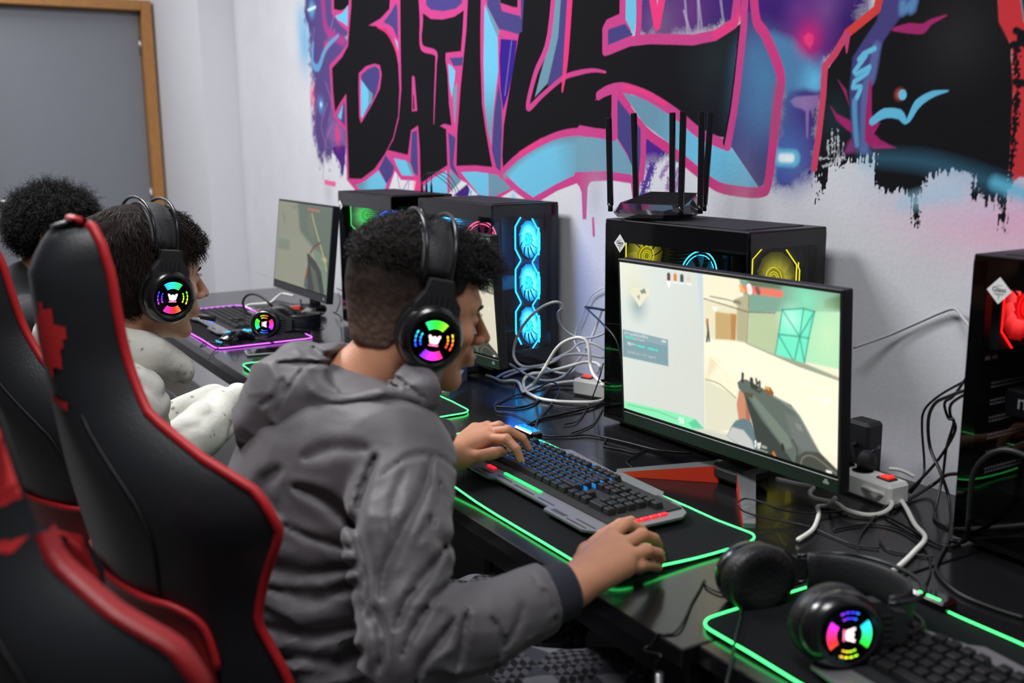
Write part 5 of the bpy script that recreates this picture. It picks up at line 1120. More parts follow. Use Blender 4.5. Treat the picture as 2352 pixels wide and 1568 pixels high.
def person_a():
    fr = frame((-.085, -.945, 1.122), -.24, .20); o, R = fr
    root_label = 'person in a grey hooded jacket wearing a headset, playing at the nearest monitor'
    C7 = np.array([-.125, -1.045, .985]); nk = o+np.array([0, -.018, -.055])@R
    rw = Zp(1306, 1352, .797); el = dep(935, 1478, 1.275)
    HR = dict(wrist=rw, elbow=el, re=.036, fingers=[[Zp(1408, 1228, .803), Zp(1438, 1204, .803), Zp(1470, 1214, .788), Zp(1488, 1232, .772)], [Zp(1432, 1252, .805), Zp(1474, 1228, .806), Zp(1502, 1237, .789), Zp(1513, 1252, .768)], [Zp(1440, 1280, .800), Zp(1484, 1264, .799), Zp(1511, 1271, .783), Zp(1519, 1285, .766)], [Zp(1434, 1308, .788), Zp(1470, 1299, .784), Zp(1495, 1299, .772), Zp(1513, 1304, .758)]],
              thumb=[Zp(1352, 1270, .782), Zp(1385, 1232, .770), Zp(1425, 1206, .762), Zp(1450, 1196, .757)])
    lw = Zp(1022, 1052, .795); le = np.array([-.36, -1.03, .80])
    HL = dict(wrist=lw, elbow=le, re=.036, fingers=[[Zp(1122, 1006, .812), Zp(1163, 1008, .818), Zp(1186, 1030, .803), Zp(1196, 1056, .782)], [Zp(1120, 992, .815), Zp(1166, 988, .826), Zp(1200, 1006, .808), Zp(1214, 1030, .785)], [Zp(1108, 984, .808), Zp(1146, 978, .816), Zp(1176, 992, .798), Zp(1190, 1008, .782)], [Zp(1090, 984, .798), Zp(1120, 976, .802), Zp(1145, 984, .790), Zp(1158, 996, .778)]],
              thumb=[Zp(1062, 1056, .790), Zp(1098, 1048, .795), Zp(1134, 1040, .796), Zp(1160, 1035, .791)])
    def body(P):
        q = (P-o)@R.T; d = smin(head_sdf(q), ear_sdf(q), .004); nc = cone(P, nk, C7, .052, .060); d = smin(d, nc, .028)
        tr = chain(P, [C7, (-.12, -1.12, .80), (-.11, -1.17, .56)], [.06, .07, .08], .03); d = smin(d, tr, .03)
        d = smin(d, chain(P, [C7, (.05, -1.05, .94), el], [.03, .035, .032], .01), .01); d = smin(d, chain(P, [C7, (-.27, -1.04, .94), le], [.03, .03, .03], .01), .01)
        d = np.minimum(d, smin(hand_sdf(P, HR), hand_sdf(P, HL), .002)); return d
    b = sobj('person', body, (-.52, -1.32, .42), (.36, -.50, 1.30), .0028, skin_mat('tan', (194, 136, 106)), rl=1)
    tag(b, root_label, 'person')
    for H in (HR, HL):
        for i in range(4): nail(b, H['fingers'][i][3], H['fingers'][i][2], (0.1, .3, 1), .78 if i == 3 else .9)
    nail(b, HL['thumb'][3], HL['thumb'][2], (.70, -.50, .60), 1.45)
    eyes(b, fr)
    # hair: short fade with curls on top
    HLN = [(-.13, -.062), (-.045, -.060), (-.015, -.01), (.02, .022), (.05, .040), (.062, .068), (.10, .082)]
    def cap(P):
        q = (P-o)@R.T; th = .0018+.0025*sstep(q[:, 2], -.06, .0)+.0135*sstep(q[:, 2], .045, .10)+.004*sstep(q[:, 1], .02, .08)*sstep(q[:, 2], .05, .09)
        d = ell(q, (0, -.014, .036), (.074, .096, .086)); d = smin(d, ell(q, (0, .034, .012), (.064, .058, .062)), .03); d = smin(d, ell(q, (0, -.036, -.035), (.052, .058, .060)), .03)
        d = d-th-.004*fbm(q, .02)*sstep(q[:, 2], .02, .08)-.003*(fbm(q, .006)-.5)
        return smax(d, -hairline(q, HLN), .004)
    def ccol(V):
        q = (V-o)@R.T; t = sstep(q[:, 2], -.070, .075)[:, None]; n = (.75+.5*fbm(q, .012))[:, None]; n2 = (.8+.4*vnoise(q, .0025))[:, None]
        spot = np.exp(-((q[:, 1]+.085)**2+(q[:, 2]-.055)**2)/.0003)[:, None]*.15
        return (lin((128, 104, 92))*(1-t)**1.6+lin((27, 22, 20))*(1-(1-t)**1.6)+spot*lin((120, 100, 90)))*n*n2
    h = sobj('hair', cap, o-.16, o+.17, .0026, mat_attr('short_dark_hair', .85, bump=.5, spec=.2), b, rl=1, col=ccol)
    V, F = np.array([v.co[:] for v in h.data.vertices]), np.array([p.vertices[:] for p in h.data.polygons]); N = normals(V, F)
    q = (V-o)@R.T; g = np.random.default_rng(5)
    idx = np.where((q[:, 2] > .062))[0]; idx = g.choice(idx, 2600)
    HM = mat('dark_hair_strand', (20, 16, 15), .5, spec=.35)
    strands('hair_curls', V[idx], N[idx], lambda P: np.broadcast_to(np.array([0, .5, .1])@R, P.shape), .010+.008*g.random(len(idx))*(q[idx, 1] > .02), HM, h, .0006, 6, .9, .0028, 3, .7)
    idx = np.where((q[:, 2] > .060) & (q[:, 1] > .055))[0]; idx = g.choice(idx, 700)
    strands('forehead_curls', V[idx], N[idx], lambda P: np.broadcast_to(np.array([0, .8, -.35])@R, P.shape), .026+.016*g.random(len(idx)), HM, h, .0007, 9, 1.3, .0050, 4, .8)
    # jacket
    JM = cloth('grey_nylon', (86, 82, 86), .58, .15, 260, .18, .05); sh = np.array([.055, -1.055, .945]); shl = np.array([-.262, -1.010, .950])
    wr_ = rw+(el-rw)*.14; wl = lw+(le-lw)*.40
    um = (sh+el)/2+np.array([.022, -.012, .012]); fm = (el+wr_)/2+np.array([.004, 0, -.006])
    def folds(P, k):
        wv = P+.03*np.c_[vnoise(P, .09), vnoise(P+3, .09), vnoise(P+6, .09)]
        return k*.8*(ridge(wv, (.12, .10, .050))**3-.3)+k*.5*(ridge(wv+5, (.09, .09, .030))**5-.2)+k*.12*(ridge(wv+9, (.03, .04, .016))**4-.25)
    def jacket(P):
        d = cone(P, sh, shl, .082, .080); d = smin(d, ell(P, (-.115, -1.095, .86), (.200, .125, .17)), .06)
        d = smin(d, ell(P, (-.115, -1.135, .72), (.190, .135, .18)), .06); d = smin(d, ell(P, (-.110, -1.160, .55), (.205, .165, .15)), .06)
        d = d-folds(P, .012)*sstep(-P[:, 2], -.90, -.72)-folds(P+2, .0025)+.003*(fbm(P, .05)-.5)
        a = chain(P, [sh+(.018, .005, -.01), um, el, fm, wr_], [.076, .066, .058, .051, .0455], .02); near = np.exp(-np.sum((P-el)**2, 1)/.012)
        ax = unit(el-sh); t = (P-sh)@ax
        a = a-.007*(ridge(P+.025*vnoise(P, .06)[:, None], (.07, .07, .034))**4-.25)*(.2+1.3*near)-.0018*(ridge(P+4, (.03, .035, .02))**4-.25)+.004*(ridge(np.c_[t, t*0, (P-el)@unit(wr_-el)]+.01*vnoise(P, .04)[:, None], (.03, .03, .025))-.5)*near
        ua = unit(el-rw); a = smax(a, -((P-wr_)@ua), .005)
        d = smin(d, a, .009)
        d = smin(d, chain(P, [shl, (shl+le)/2+(-.03, -.02, 0), le, wl], [.076, .066, .058, .042], .02), .03)
        ne = cone(P, C7+(-.005, 0, -.02), C7+(.0, .02, .005), .078, .070); d = smin(d, ne, .03)
        d = smax(d, -cone(P, C7+(.005, .015, -.0), o, .062, .066), .006)+creases(P, JC)
        return smax(d, -(P[:, 2]-.455+.0), .01)
    j = sobj('jacket', jacket, (-.60, -1.42, .42), (.40, -.74, 1.10), .0042, JM, b, rl=2)
    # stitched seams as thin ridges on the sleeve head and back yoke
    # hood lying on the back
    hc = np.array([-.145, -1.072, .972]); RH = rmat('X', -.30)@rmat('Z', .38)
    lip = [dep(600, 940, 1.66), dep(592, 985, 1.60), dep(650, 1032, 1.53), dep(765, 992, 1.475), dep(880, 935, 1.44), dep(965, 912, 1.45), dep(975, 870, 1.53)]
    hc = dep(745, 905, 1.575); hc2 = dep(880, 880, 1.53)
    def hood(P):
        w = P+.012*np.c_[vnoise(P, .05)-.5, vnoise(P+3, .05)-.5, vnoise(P+9, .05)-.5]
        d = ell(w, hc, (.105, .118, .070), RH); d = smin(d, ell(w, hc2, (.075, .080, .058)), .05); d = smin(d, ell(w, dep(655, 962, 1.59), (.070, .068, .078)), .05)
        d = smin(d, chain(w, [C7+(-.095, .05, .040), C7+(-.100, -.04, .040), C7+(-.01, -.085, .035), C7+(.085, -.03, .010), C7+(.105, .05, -.025), C7+(.075, .11, -.06)], [.028, .036, .036, .034, .032, .026], .02), .04)
        d = smin(d, chain(w, lip, [.020, .020, .021, .020, .019, .018, .018], .02), .030)
        d = d-.007*(ridge(w, (.10, .08, .05))**4-.25)-.0022*(ridge(w+4, (.045, .05, .025))**5-.2)
        d = smax(d, -cone(P, C7+(.012, .02, -.01), o+(.015, .0, .0), .060, .100), .012)
        cav = ell(P, hc+np.array([.075, .035, .055]), (.082, .058, .034), RH); return smax(d, -cav, .020)+creases(P, HCR)*.8
    sobj('hood', hood, (-.40, -1.30, .82), (.08, -.86, 1.14), .0034, JM, j, rl=1)
    NV = cloth('navy_rib_knit', (34, 34, 48), .9, .1, 900, .6)
    sobj('inner_cuff', lambda P: smax(smax(np.abs(cone(P, wr_+(el-wr_)*.03, rw+(el-rw)*.02, .0375, .033))-.0030, -((P-rw)@unit(el-rw)+.004), .003), (P-rw)@unit(el-rw)-.06, .003), rw-.08, rw+.09, .0024, NV, j, rl=1)
    MB().tube(crom([sh+(.03, -.02, .060), sh+(.055, -.055, .03), sh+(.045, -.078, -.02), sh+(.01, -.080, -.07)], 6), .0016, 5).build('sleeve_seam', JM, j)
    # trousers
    PM = plaid()
    def pants(P):
        d = ell(P, (-.11, -1.15, .50), (.19, .16, .10)); d = smin(d, chain(P, [(-.02, -1.12, .50), (.10, -.90, .535), (.21, -.68, .545), (.20, -.66, .10)], [.095, .088, .070, .055], .03), .03)
        d = smin(d, chain(P, [(-.20, -1.12, .50), (-.16, -.92, .545), (-.10, -.70, .565), (-.12, -.66, .10)], [.095, .088, .072, .055], .03), .03)
        return d+.008*(ridge(P+.02*vnoise(P, .07)[:, None], (.06, .05, .05))**2-.4)
    sobj('trousers', pants, (-.36, -1.34, .06), (.34, -.54, .70), .0075, PM, b, rl=2)
    for x in (.20, -.12):
        MB().add(np.array([(x+sx*.05*(1 if y < -.6 else .8), y, z) for z in (0.0, .035) for (sx, y) in ((-1, -.74), (1, -.74), (1, -.52), (-1, -.52))]), [(0, 3, 2, 1), (4, 5, 6, 7), (0, 1, 5, 4), (1, 2, 6, 5), (2, 3, 7, 6), (3, 0, 4, 7)], 0, False).lathe([(.02, .03), (.052, .035), (.050, .07), (.045, .10)], (x, -.68, 0), None, 16).build('shoe', mat('white_shoe', (190, 190, 190), .6), b)
    hs = make_headset((o, R), 'black headset with green and red lit ear plate on the head of the grey-jacketed person', hue0=.08, hoop=.150, cupz=-.022, cupy=.002)
    return b
person_a()
# ---------------------------------------------------------------- the person in the white hood
def person_b():
    fr = frame((-.712, -1.208, 1.122), .12, .10); o, R = fr
    C7 = o+np.array([-.02, -.085, -.135]); nk = o+np.array([0, -.016, -.055])@R
    rw = np.array([-1.20, -.90, .80]); sh = C7+(.15, -.005, -.075); shl = C7+(-.19, .01, -.075); el = np.array([-.66, -1.16, .80])
    rw = Zp(590, 905, .79)-np.array([0, .03, 0]); el = (sh+rw)/2+np.array([.10, -.10, -.10])
    kn = Zp(606, 893, .79); d_ = unit(np.array([-.02, 1, 0])); s_ = np.array([1, .02, 0])
    HB = dict(wrist=rw, elbow=el, re=.034, fingers=[[rw+d_*.085+s_*(.026-.018*i)+(0, 0, .012), rw+d_*.125+s_*(.030-.020*i)+(0, 0, .014), rw+d_*.145+s_*(.030-.020*i), rw+d_*.155+s_*(.030-.020*i)+(0, 0, -.014)] for i in (3, 2, 1, 0)],
              thumb=[rw+d_*.035-s_*.030, rw+d_*.06-s_*.042, rw+d_*.085-s_*.045+(0, 0, -.008), rw+d_*.105-s_*.043+(0, 0, -.012)])
    def body(P):
        q = (P-o)@R.T; d = smin(head_sdf(q), ear_sdf(q), .004); d = smin(d, cone(P, nk, C7, .054, .062), .028)
        d = smin(d, chain(P, [C7, C7+(0, -.04, -.25), C7+(.02, -.06, -.46)], [.06, .07, .08], .03), .03); d = smin(d, chain(P, [C7, sh, el], [.03, .03, .03], .01), .01)
        return np.minimum(d, hand_sdf(P, HB))
    b = sobj('person', body, (-1.50, -1.45, .45), (-.44, -.58, 1.32), .0036, skin_mat('fair', (214, 164, 138)), rl=1); tag(b, 'person with wavy dark hair in a white speckled hoodie wearing a headset', 'person')
    eyes(b, fr)
    HLN = [(-.14, -.070), (-.035, -.068), (-.012, -.02), (.012, .0), (.035, .03), (.060, .060), (.10, .072)]
    def cap(P):
        q = (P-o)@R.T; w = q+.010*np.c_[vnoise(q, .03), vnoise(q+3, .03), vnoise(q+7, .03)]
        d = ell(q, (0, -.014, .036), (.074, .096, .086)); d = smin(d, ell(q, (0, .034, .012), (.064, .058, .062)), .03); d = smin(d, ell(q, (0, -.040, -.035), (.056, .060, .050)), .04)
        d = d-.007-.006*sstep(q[:, 2], .0, .09)-.012*(fbm(w, (.05, .03, .05))-.40)-.005*ridge(w, (.02, .014, .03)); return smax(d, -hairline(q, HLN), .006)
    HM = mat('brown_black_hair', (30, 22, 19), .85, bump=1., bscale=260, var=.35, vscale=60, spec=.1)
    h = sobj('hair', cap, o-.18, o+.18, .0030, HM, b, rl=1)
    V, F = np.array([v.co[:] for v in h.data.vertices]), np.array([p.vertices[:] for p in h.data.polygons]); N = normals(V, F); q = (V-o)@R.T; g = np.random.default_rng(8)
    crown = np.array([0, -.03, .12])@R+o
    def flow(P):
        r_ = P-crown; n_ = unit(P-o); t = r_-n_*np.sum(r_*n_, 1)[:, None]; t = unit(t)+.55*np.c_[vnoise(P, .035)-.5, vnoise(P+5, .035)-.5, vnoise(P+9, .035)-.5]*2; return unit(t-n_*.25)
    SM = mat('dark_brown_strand', (34, 25, 22), .6, spec=.25, var=.3, vscale=50)
    idx = g.choice(len(V), 6500); strands('hair_strands', V[idx], N[idx], flow, .024+.018*g.random(len(idx)), SM, h, .0006, 8, .45, .0030, 3, .08)
    idx = g.choice(np.where((q[:, 2] > .045) & (q[:, 1] > .045))[0], 900); strands('forehead_curls', V[idx], N[idx], lambda P: np.broadcast_to(np.array([.1, .7, -.2])@R, P.shape), .012+.014*g.random(len(idx)), SM, h, .0007, 10, 1.5, .0050, 4, .5)
    HC = mat('white_fleece', (205, 205, 196), .95, sheen=.4, bump=.4, bscale=300, var=.04)
    def speck(V):
        n = vnoise(V, .0035)*vnoise(V+4, .03); c = np.broadcast_to(lin((208, 207, 198)), (len(V), 3)).copy(); k = sstep(n, .60, .68)[:, None]; return c*(1-k)+lin((96, 98, 96))*k
    FL = mat_attr('white_speckled_fleece', .95, bump=.5, spec=.2)
    def hoodie(P):
        d = cone(P, sh, shl, .080, .080); d = smin(d, ell(P, C7+(.0, -.045, -.15), (.195, .125, .17)), .06); d = smin(d, ell(P, C7+(.0, -.06, -.32), (.19, .14, .2)), .06)
        d = smin(d, chain(P, [sh+(.01, 0, -.01), el, (el+rw)/2, rw+(el-rw)*.08], [.072, .060, .054, .040], .02), .03); d = smin(d, chain(P, [shl, shl+(-.06, .02, -.2), shl+(-.03, .25, -.12)], [.07, .06, .045], .02), .03)
        d = d+.010*(ridge(P+.02*vnoise(P, .07)[:, None], (.06, .06, .04))**2-.4)
        d = smin(d, cone(P, C7+(0, 0, -.02), C7+(0, .03, .0), .085, .080), .02); d = smax(d, -cone(P, C7+(0, .01, 0), o, .064, .07), .006)
        return smax(d, -(P[:, 2]-.50), .01)
    j = sobj('hoodie', hoodie, (-1.45, -1.52, .47), (-.36, -.80, 1.14), .0062, FL, b, rl=2, col=speck)
    def hood(P):
        w = P+.010*np.c_[vnoise(P, .05)-.5, vnoise(P+3, .05)-.5, vnoise(P+9, .05)-.5]
        d = ell(w, C7+(0, -.055, -.030), (.115, .090, .062), rmat('X', -.5)); d = smin(d, chain(w, [C7+(-.085, .05, .02), C7+(-.075, -.045, .035), C7+(0, -.080, .038), C7+(.080, -.03, .030), C7+(.100, .055, .005), C7+(.075, .125, -.04)], [.028, .036, .036, .036, .037, .030], .02), .03)
        d = d+.006*(ridge(w, (.06, .05, .03))**2-.4); return smax(d, -cone(P, C7+(0, .02, -.01), o, .066, .080), .008)
    sobj('hood', hood, C7-.22, C7+.20, .0045, FL, j, rl=2, col=speck)
    sobj('trousers', lambda P: smin(chain(P, [C7+(.06, -.03, -.50), C7+(.08, .35, -.44), C7+(.08, .38, -.85)], [.10, .08, .055], .03), chain(P, [C7+(-.10, -.03, -.50), C7+(-.12, .35, -.44), C7+(-.12, .38, -.85)], [.10, .08, .055], .03), .04), (-1.1, -1.5, .06), (-.4, -.75, .62), .012, cloth('dark_denim', (30, 32, 40), .85), b)
    make_headset((o, R), 'black headset with teal and orange lit ear plate on the head of the white-hooded person', hue0=.22, hoop=.150, cupz=-.022, cupy=.004, mic=True)
    return b, o, R
_b, _ob, _Rb = person_b()
# ---------------------------------------------------------------- the person with black curls
def person_c():
    fr = frame((-1.86, -1.198, 1.110), -.45, .16); o, R = fr; C7 = o+np.array([-.02, -.10, -.15])
    nk = o+np.array([0, -.018, -.055])@R
    def body(P):
        q = (P-o)@R.T; d = smin(head_sdf(q), ear_sdf(q), .004); d = smin(d, cone(P, nk, C7, .052, .062), .028)
        return smin(d, chain(P, [C7, C7+(0, -.03, -.22), C7+(0, -.04, -.42)], [.06, .07, .08], .03), .03)
    b = sobj('person', body, o-(.25, .35, .62), o+(.25, .25, .16), .0036, skin_mat('brown', (140, 92, 66)), rl=1); tag(b, 'person with black curly hair and dark top, seen from behind at the far left', 'person')
    HLN = [(-.15, -.030), (-.055, -.040), (-.035, .012), (.015, .038), (.05, .058), (.075, .070), (.12, .078)]
    def cap(P):
        q = (P-o)@R.T; d = ell(q, (0, -.016, .040), (.082, .100, .082)); d = smin(d, ell(q, (0, -.055, .015), (.076, .060, .055)), .03)
        d = d-.010-.020*(fbm(q, .035)-.4)-.008*(fbm(q, .012)-.5); return smax(d, -hairline(q, HLN), .012)
    HM = mat('black_curl', (15, 12, 11), .6, spec=.3, bump=1., bscale=250)
    h = sobj('hair', cap, o-.21, o+.22, .0042, HM, b, rl=0)
    V, F = np.array([v.co[:] for v in h.data.vertices]), np.array([p.vertices[:] for p in h.data.polygons]); N = normals(V, F); g = np.random.default_rng(2)
    idx = g.choice(len(V), 5200); strands('hair_curls', V[idx], N[idx], lambda P: np.broadcast_to(np.array([0, 0, -.35]), P.shape), .020+.020*g.random(len(idx)), mat('black_curl_strand', (15, 11, 10), .6, spec=.2), h, .0008, 10, 2., .0042, 6, .8)
    idx = g.choice(len(V), 1200); strands('loose_curls', V[idx], N[idx], lambda P: np.broadcast_to(np.array([0, 0, -.1]), P.shape), .030+.025*g.random(len(idx)), mat('black_curl_strand'), h, .0006, 12, 2.5, .0050, 9, 1.)
    def top(P):
        d = cone(P, C7+(.16, 0, -.07), C7+(-.18, .0, -.07), .075, .075); d = smin(d, ell(P, C7+(0, -.03, -.16), (.19, .12, .16)), .05); d = smin(d, ell(P, C7+(0, -.04, -.33), (.18, .13, .2)), .05)
        d = smin(d, chain(P, [C7+(.16, 0, -.08), C7+(.22, .02, -.32), C7+(.18, .25, -.26)], [.068, .056, .045], .02), .03); d = smin(d, chain(P, [C7+(-.18, 0, -.08), C7+(-.24, .02, -.32), C7+(-.2, .25, -.26)], [.068, .056, .045], .02), .03)
        d = smin(d, cone(P, C7+(0, -.02, -.02), C7+(0, 0, .02), .075, .068), .03)+.008*(ridge(P, (.07, .06, .04))**2-.4)
        return smax(d, -(P[:, 2]-.55), .01)
    sobj('sweatshirt', top, C7-(.36, .28, .48), C7+(.33, .36, .12), .008, cloth('black_cotton', (24, 25, 28), .9), b, rl=2)
    sobj('trousers', lambda P: smin(chain(P, [C7+(.06, -.03, -.46), C7+(.08, .35, -.44), C7+(.08, .38, -.88)], [.10, .08, .055], .03), chain(P, [C7+(-.10, -.03, -.46), C7+(-.12, .35, -.44), C7+(-.12, .38, -.88)], [.10, .08, .055], .03), .04), C7-(.30, .25, .94), C7+(.30, .52, -.30), .014, cloth('dark_denim', (30, 32, 40), .85), b)
person_c()
# ================================================================ gaming chairs
LEA = mat('black_leatherette', (30, 31, 35), .38, bump=.25, bscale=420, coat=.08); LER = mat('red_leatherette', (138, 16, 22), .45, bump=.25, bscale=420); PIP = mat('red_piping', (176, 22, 30), .5); LED_ = mat('black_perforated_leatherette', (20, 20, 23), .55, bump=.8, bscale=300)
S_ = [0, .08, .2, .28, .35, .42, .48, .53, .585, .66, .78, .82, .845, .855]; W_ = [.24, .26, .255, .228, .245, .285, .270, .200, .110, .071, .064, .056, .038, .0]; B_ = [.07, .08, .07, .06, .08, .10, .09, .055, .03, .03, .03, .025, .02, .01]
def make_chair(loc, yaw, lean, z0, sc_, ws, label, pillow=True, redside=False, bend=1., pipe_to=None, emb=0.):
    e = empty('gaming_chair', (loc[0], loc[1], 0), yaw); tag(e, label, 'chair', 'black and red gaming chairs')
    cl, sl = math.cos(lean), math.sin(lean)
    def P(s, x, d):        # s up the back, x right, d forward of the back plane; the head end bends forward
        d = d+.026*np.clip((np.asarray(s)-.55)/.30, 0, 1.1)**2*bend
        return np.stack(np.broadcast_arrays(x, -.2-sl*s*sc_+d*cl, z0+cl*s*sc_+d*sl), -1)
    ss = np.r_[np.linspace(0, .80, 54), .82, .835, .845, .851, .8545]; w_ = np.interp(ss, S_, W_)*ws; w_[-1] = .03
    kern = np.array([1, 2, 3, 2, 1])/9; w2 = np.convolve(np.pad(w_, 2, mode='edge'), kern, 'valid'); w2[-5:] = w_[-5:]; w_ = w2
    b_ = np.interp(ss, S_, B_); u = np.sin(np.linspace(-1, 1, 33)*PI/2)
    X = w_[:, None]*u[None]; Sg = np.repeat(ss[:, None], 33, 1)
    edge = b_[:, None]*np.abs(u[None])**3.0
    rear = edge*1.0-.050*(1-np.abs(u[None])**3)*np.clip((.86-Sg)/.06, .15, 1)**.5
    nar = np.clip(w_[:, None]/(.20*ws), 0, 1)
    front = edge+(.012+.026*nar**2*np.exp(-((np.abs(u[None])-.74)/.16)**2))*(1-np.abs(u[None])**8)+.010*np.exp(-((Sg-.74)/.06)**2)*(1-u[None]**4)
    def grid(A_, flip):
        n, m_ = A_.shape[:2]; i = np.arange(n*m_).reshape(n, m_); F = np.stack([i[:-1, :-1], i[:-1, 1:], i[1:, 1:], i[1:, :-1]], -1).reshape(-1, 4); return A_.reshape(-1, 3), F[:, ::-1] if flip else F
    RV, RF = grid(P(Sg, X, rear), False); FV, FF = grid(P(Sg, X, front), True)
    o = link_mesh('backrest', np.concatenate([RV, FV]), np.ascontiguousarray(np.concatenate([RF, FF+len(RV)])), LEA, e, smooth=True)
    eR = P(ss, w_, b_); eL = P(ss, -w_, b_); loop = np.concatenate([eR, eL[::-1]])
    if pipe_to: k_ = ss < pipe_to; loop = np.concatenate([eR[k_][::-1], eL[k_]])
    MB().tube(loop, .0062, 8, closed=False).build('piping', PIP, o)
    def patch(name, poly, m, off=.0025, side='rear', res=.008, par=None):
        poly = np.array(poly, float); lo, hi = poly.min(0), poly.max(0); xs = np.arange(lo[0], hi[0]+res, res/2); zs = np.arange(lo[1], hi[1]+res, res/2)
        gx, gz = np.meshgrid(xs, zs); ins = np.zeros(gx.shape, bool); n = len(poly)
        for i in range(n):
            a, b = poly[i], poly[(i+1) % n]
            if a[1] != b[1]: ins ^= ((gz > a[1]) != (gz > b[1])) & (gx < (b[0]-a[0])*(gz-a[1])/(b[1]-a[1])+a[0])
        ww = np.interp(gz, ss, w_); uu = np.clip(gx/np.maximum(ww, .01), -.995, .995); bb = np.interp(gz, ss, b_)*np.abs(uu)**3
        if side == 'rear': dd = bb-.050*(1-np.abs(uu)**3)*np.clip((.86-gz)/.06, .15, 1)**.5-off
        else: dd = bb+(.014+.026*np.exp(-((np.abs(uu)-.74)/.16)**2))*(1-np.abs(uu)**8)+.018*np.exp(-((gz-.74)/.06)**2)*(1-uu**4)+off
        V = P(gz, uu*ww, dd).reshape(-1, 3); i = np.arange(gx.size).reshape(gx.shape); F = np.stack([i[:-1, :-1], i[:-1, 1:], i[1:, 1:], i[1:, :-1]], -1)[(ins[:-1, :-1] & ins[1:, 1:] & ins[:-1, 1:] & ins[1:, :-1])].reshape(-1, 4)
        if side != 'rear': F = F[:, ::-1]
        return link_mesh(name, V, np.ascontiguousarray(F), m, par or o, smooth=True)
    # lower rear cover in red with rounded shoulders and its own welt
    pan = [(-.20, 0.0), (-.20, .20), (-.19, .265), (-.165, .30), (-.12, .315), (0, .32), (.12, .315), (.165, .30), (.19, .265), (.20, .20), (.20, 0.0)]
    pan = [(x*ws, z+.02) for x, z in pan]; patch('rear_panel', pan, LER, .004)
    def onrear(x, z, off):
        ww = np.interp(z, ss, w_); uu = x/ww; return P(z, x, np.interp(z, ss, b_)*abs(uu)**3-.05*(1-abs(uu)**3)-off)
    MB().tube(crom([onrear(x, z, .005) for x, z in pan[1:-1]], 4), .005, 8).build('panel_welt', PIP, o)
    for pts in ([(.06, .70), (.075, .735), (.05, .75), (.055, .785), (.035, .77), (.02, .80), (.005, .765), (-.02, .775), (-.015, .74), (-.04, .72), (-.02, .70), (-.03, .67), (.0, .675), (.02, .645), (.035, .675), (.06, .665)], [(-.035, .615), (.07, .60), (.07, .618), (-.03, .632)]):
        patch('embroidered_emblem', [((x-.018)*ws*.42+emb, (z-.70)*.85+.690) for x, z in pts], mat('red_embroidery', (180, 20, 24), .7, bump=.6, bscale=500), .0022, res=.005)
    # seams on the rear
    for x in (-.6, .6):
        MB().tube([onrear(x*np.interp(z, ss, w_), z, .0015) for z in np.linspace(.30, .60, 14)], .0018, 5).build('rear_seam', mat('seam_thread', (14, 14, 16), .6), o)
    for sx in (-1, 1):
        patch('front_wing_panel', [(sx*x*ws, z) for x, z in ((.14, .36), (.25, .36), (.262, .43), (.25, .50), (.20, .55), (.15, .52))], LER, .003, 'front')
    if redside:
        V = []; T = np.linspace(0, 1, 40)
        for s in np.linspace(.30, .62, 26):
            w0 = float(np.interp(s, ss, w_)); b0 = float(np.interp(s, ss, b_)); k = .006+.009*math.sin(PI*min(1, max(0, (s-.30)/.32)))
            V += [P(s, w0-k*1.5, b0-k*.9)-0, P(s, w0+.003, b0-.004), P(s, w0+.004, b0+.006), P(s, w0-k, b0+.014)]
        F = [(i*4+k, i*4+k+1, i*4+k+5, i*4+k+4) for i in range(25) for k in range(3)]; MB().add(np.array(V), F, 0, True).build('side_panel', LER, o)
    # seat
    def seat(P_):
        d = ell(P_, (0, .02, z0-.055), (.25*ws*1.1, .27, .062)); d = smin(d, chain(P_, [(.225*ws, -.16, z0-.035), (.235*ws, .20, z0-.035)], [.052, .046], .02), .03); return smin(d, chain(P_, [(-.225*ws, -.16, z0-.035), (-.235*ws, .20, z0-.035)], [.052, .046], .02), .03)
    sobj('seat', seat, (-.34, -.30, z0-.16), (.34, .34, z0+.06), .012, LEA, e, rl=1)
    for sx in (-1, 1):
        mb = MB(); mb.box((sx*.235*ws, -.215, z0+.0), (.03, .06, .13), bev=.01); mb.lathe([(.001, 0), (.035, 0), (.035, .02), (.001, .025)], (sx*.25*ws, -.20, z0-.02), look((sx, 0, 0)), 16); mb.build('recliner_hinge', BLACKM, e)
        mb = MB(); mb.box((sx*.285*ws, .0, z0-.02), (.02, .05, .17), bev=.006); ar = mb.build('armrest', BLACKM, e); MB().box((sx*.285*ws, .02, z0+.075), (.075, .23, .028), bev=.011).build('arm_pad', mat('arm_pad_foam', (20, 20, 22), .6, bump=.2), ar)
    MB().lathe([(.045, z0-.13), (.045, z0-.2), (.028, z0-.2), (.028, .10), (.04, .09), (.04, .06), (.001, .06)][::-1], (0, 0, 0), None, 18).build('gas_lift', BLACK, e)
    mb = MB()
    for k in range(5): a = k*2*PI/5+.3; mb.tube([(.03*math.cos(a), .03*math.sin(a), .085), (.30*math.cos(a), .30*math.sin(a), .062)], [.03, .016], 8, sy=.6)
    mb.build('star_base', BLACKM, e)
    for k in range(5):
        a = k*2*PI/5+.3; MB().lathe([(.001, -.022), (.026, -.022), (.027, 0), (.026, .022), (.001, .022)], (.30*math.cos(a), .30*math.sin(a), .028), look((math.sin(a), -math.cos(a), 0)), 14).build('caster', mat('caster_red', (120, 20, 24), .5), e)
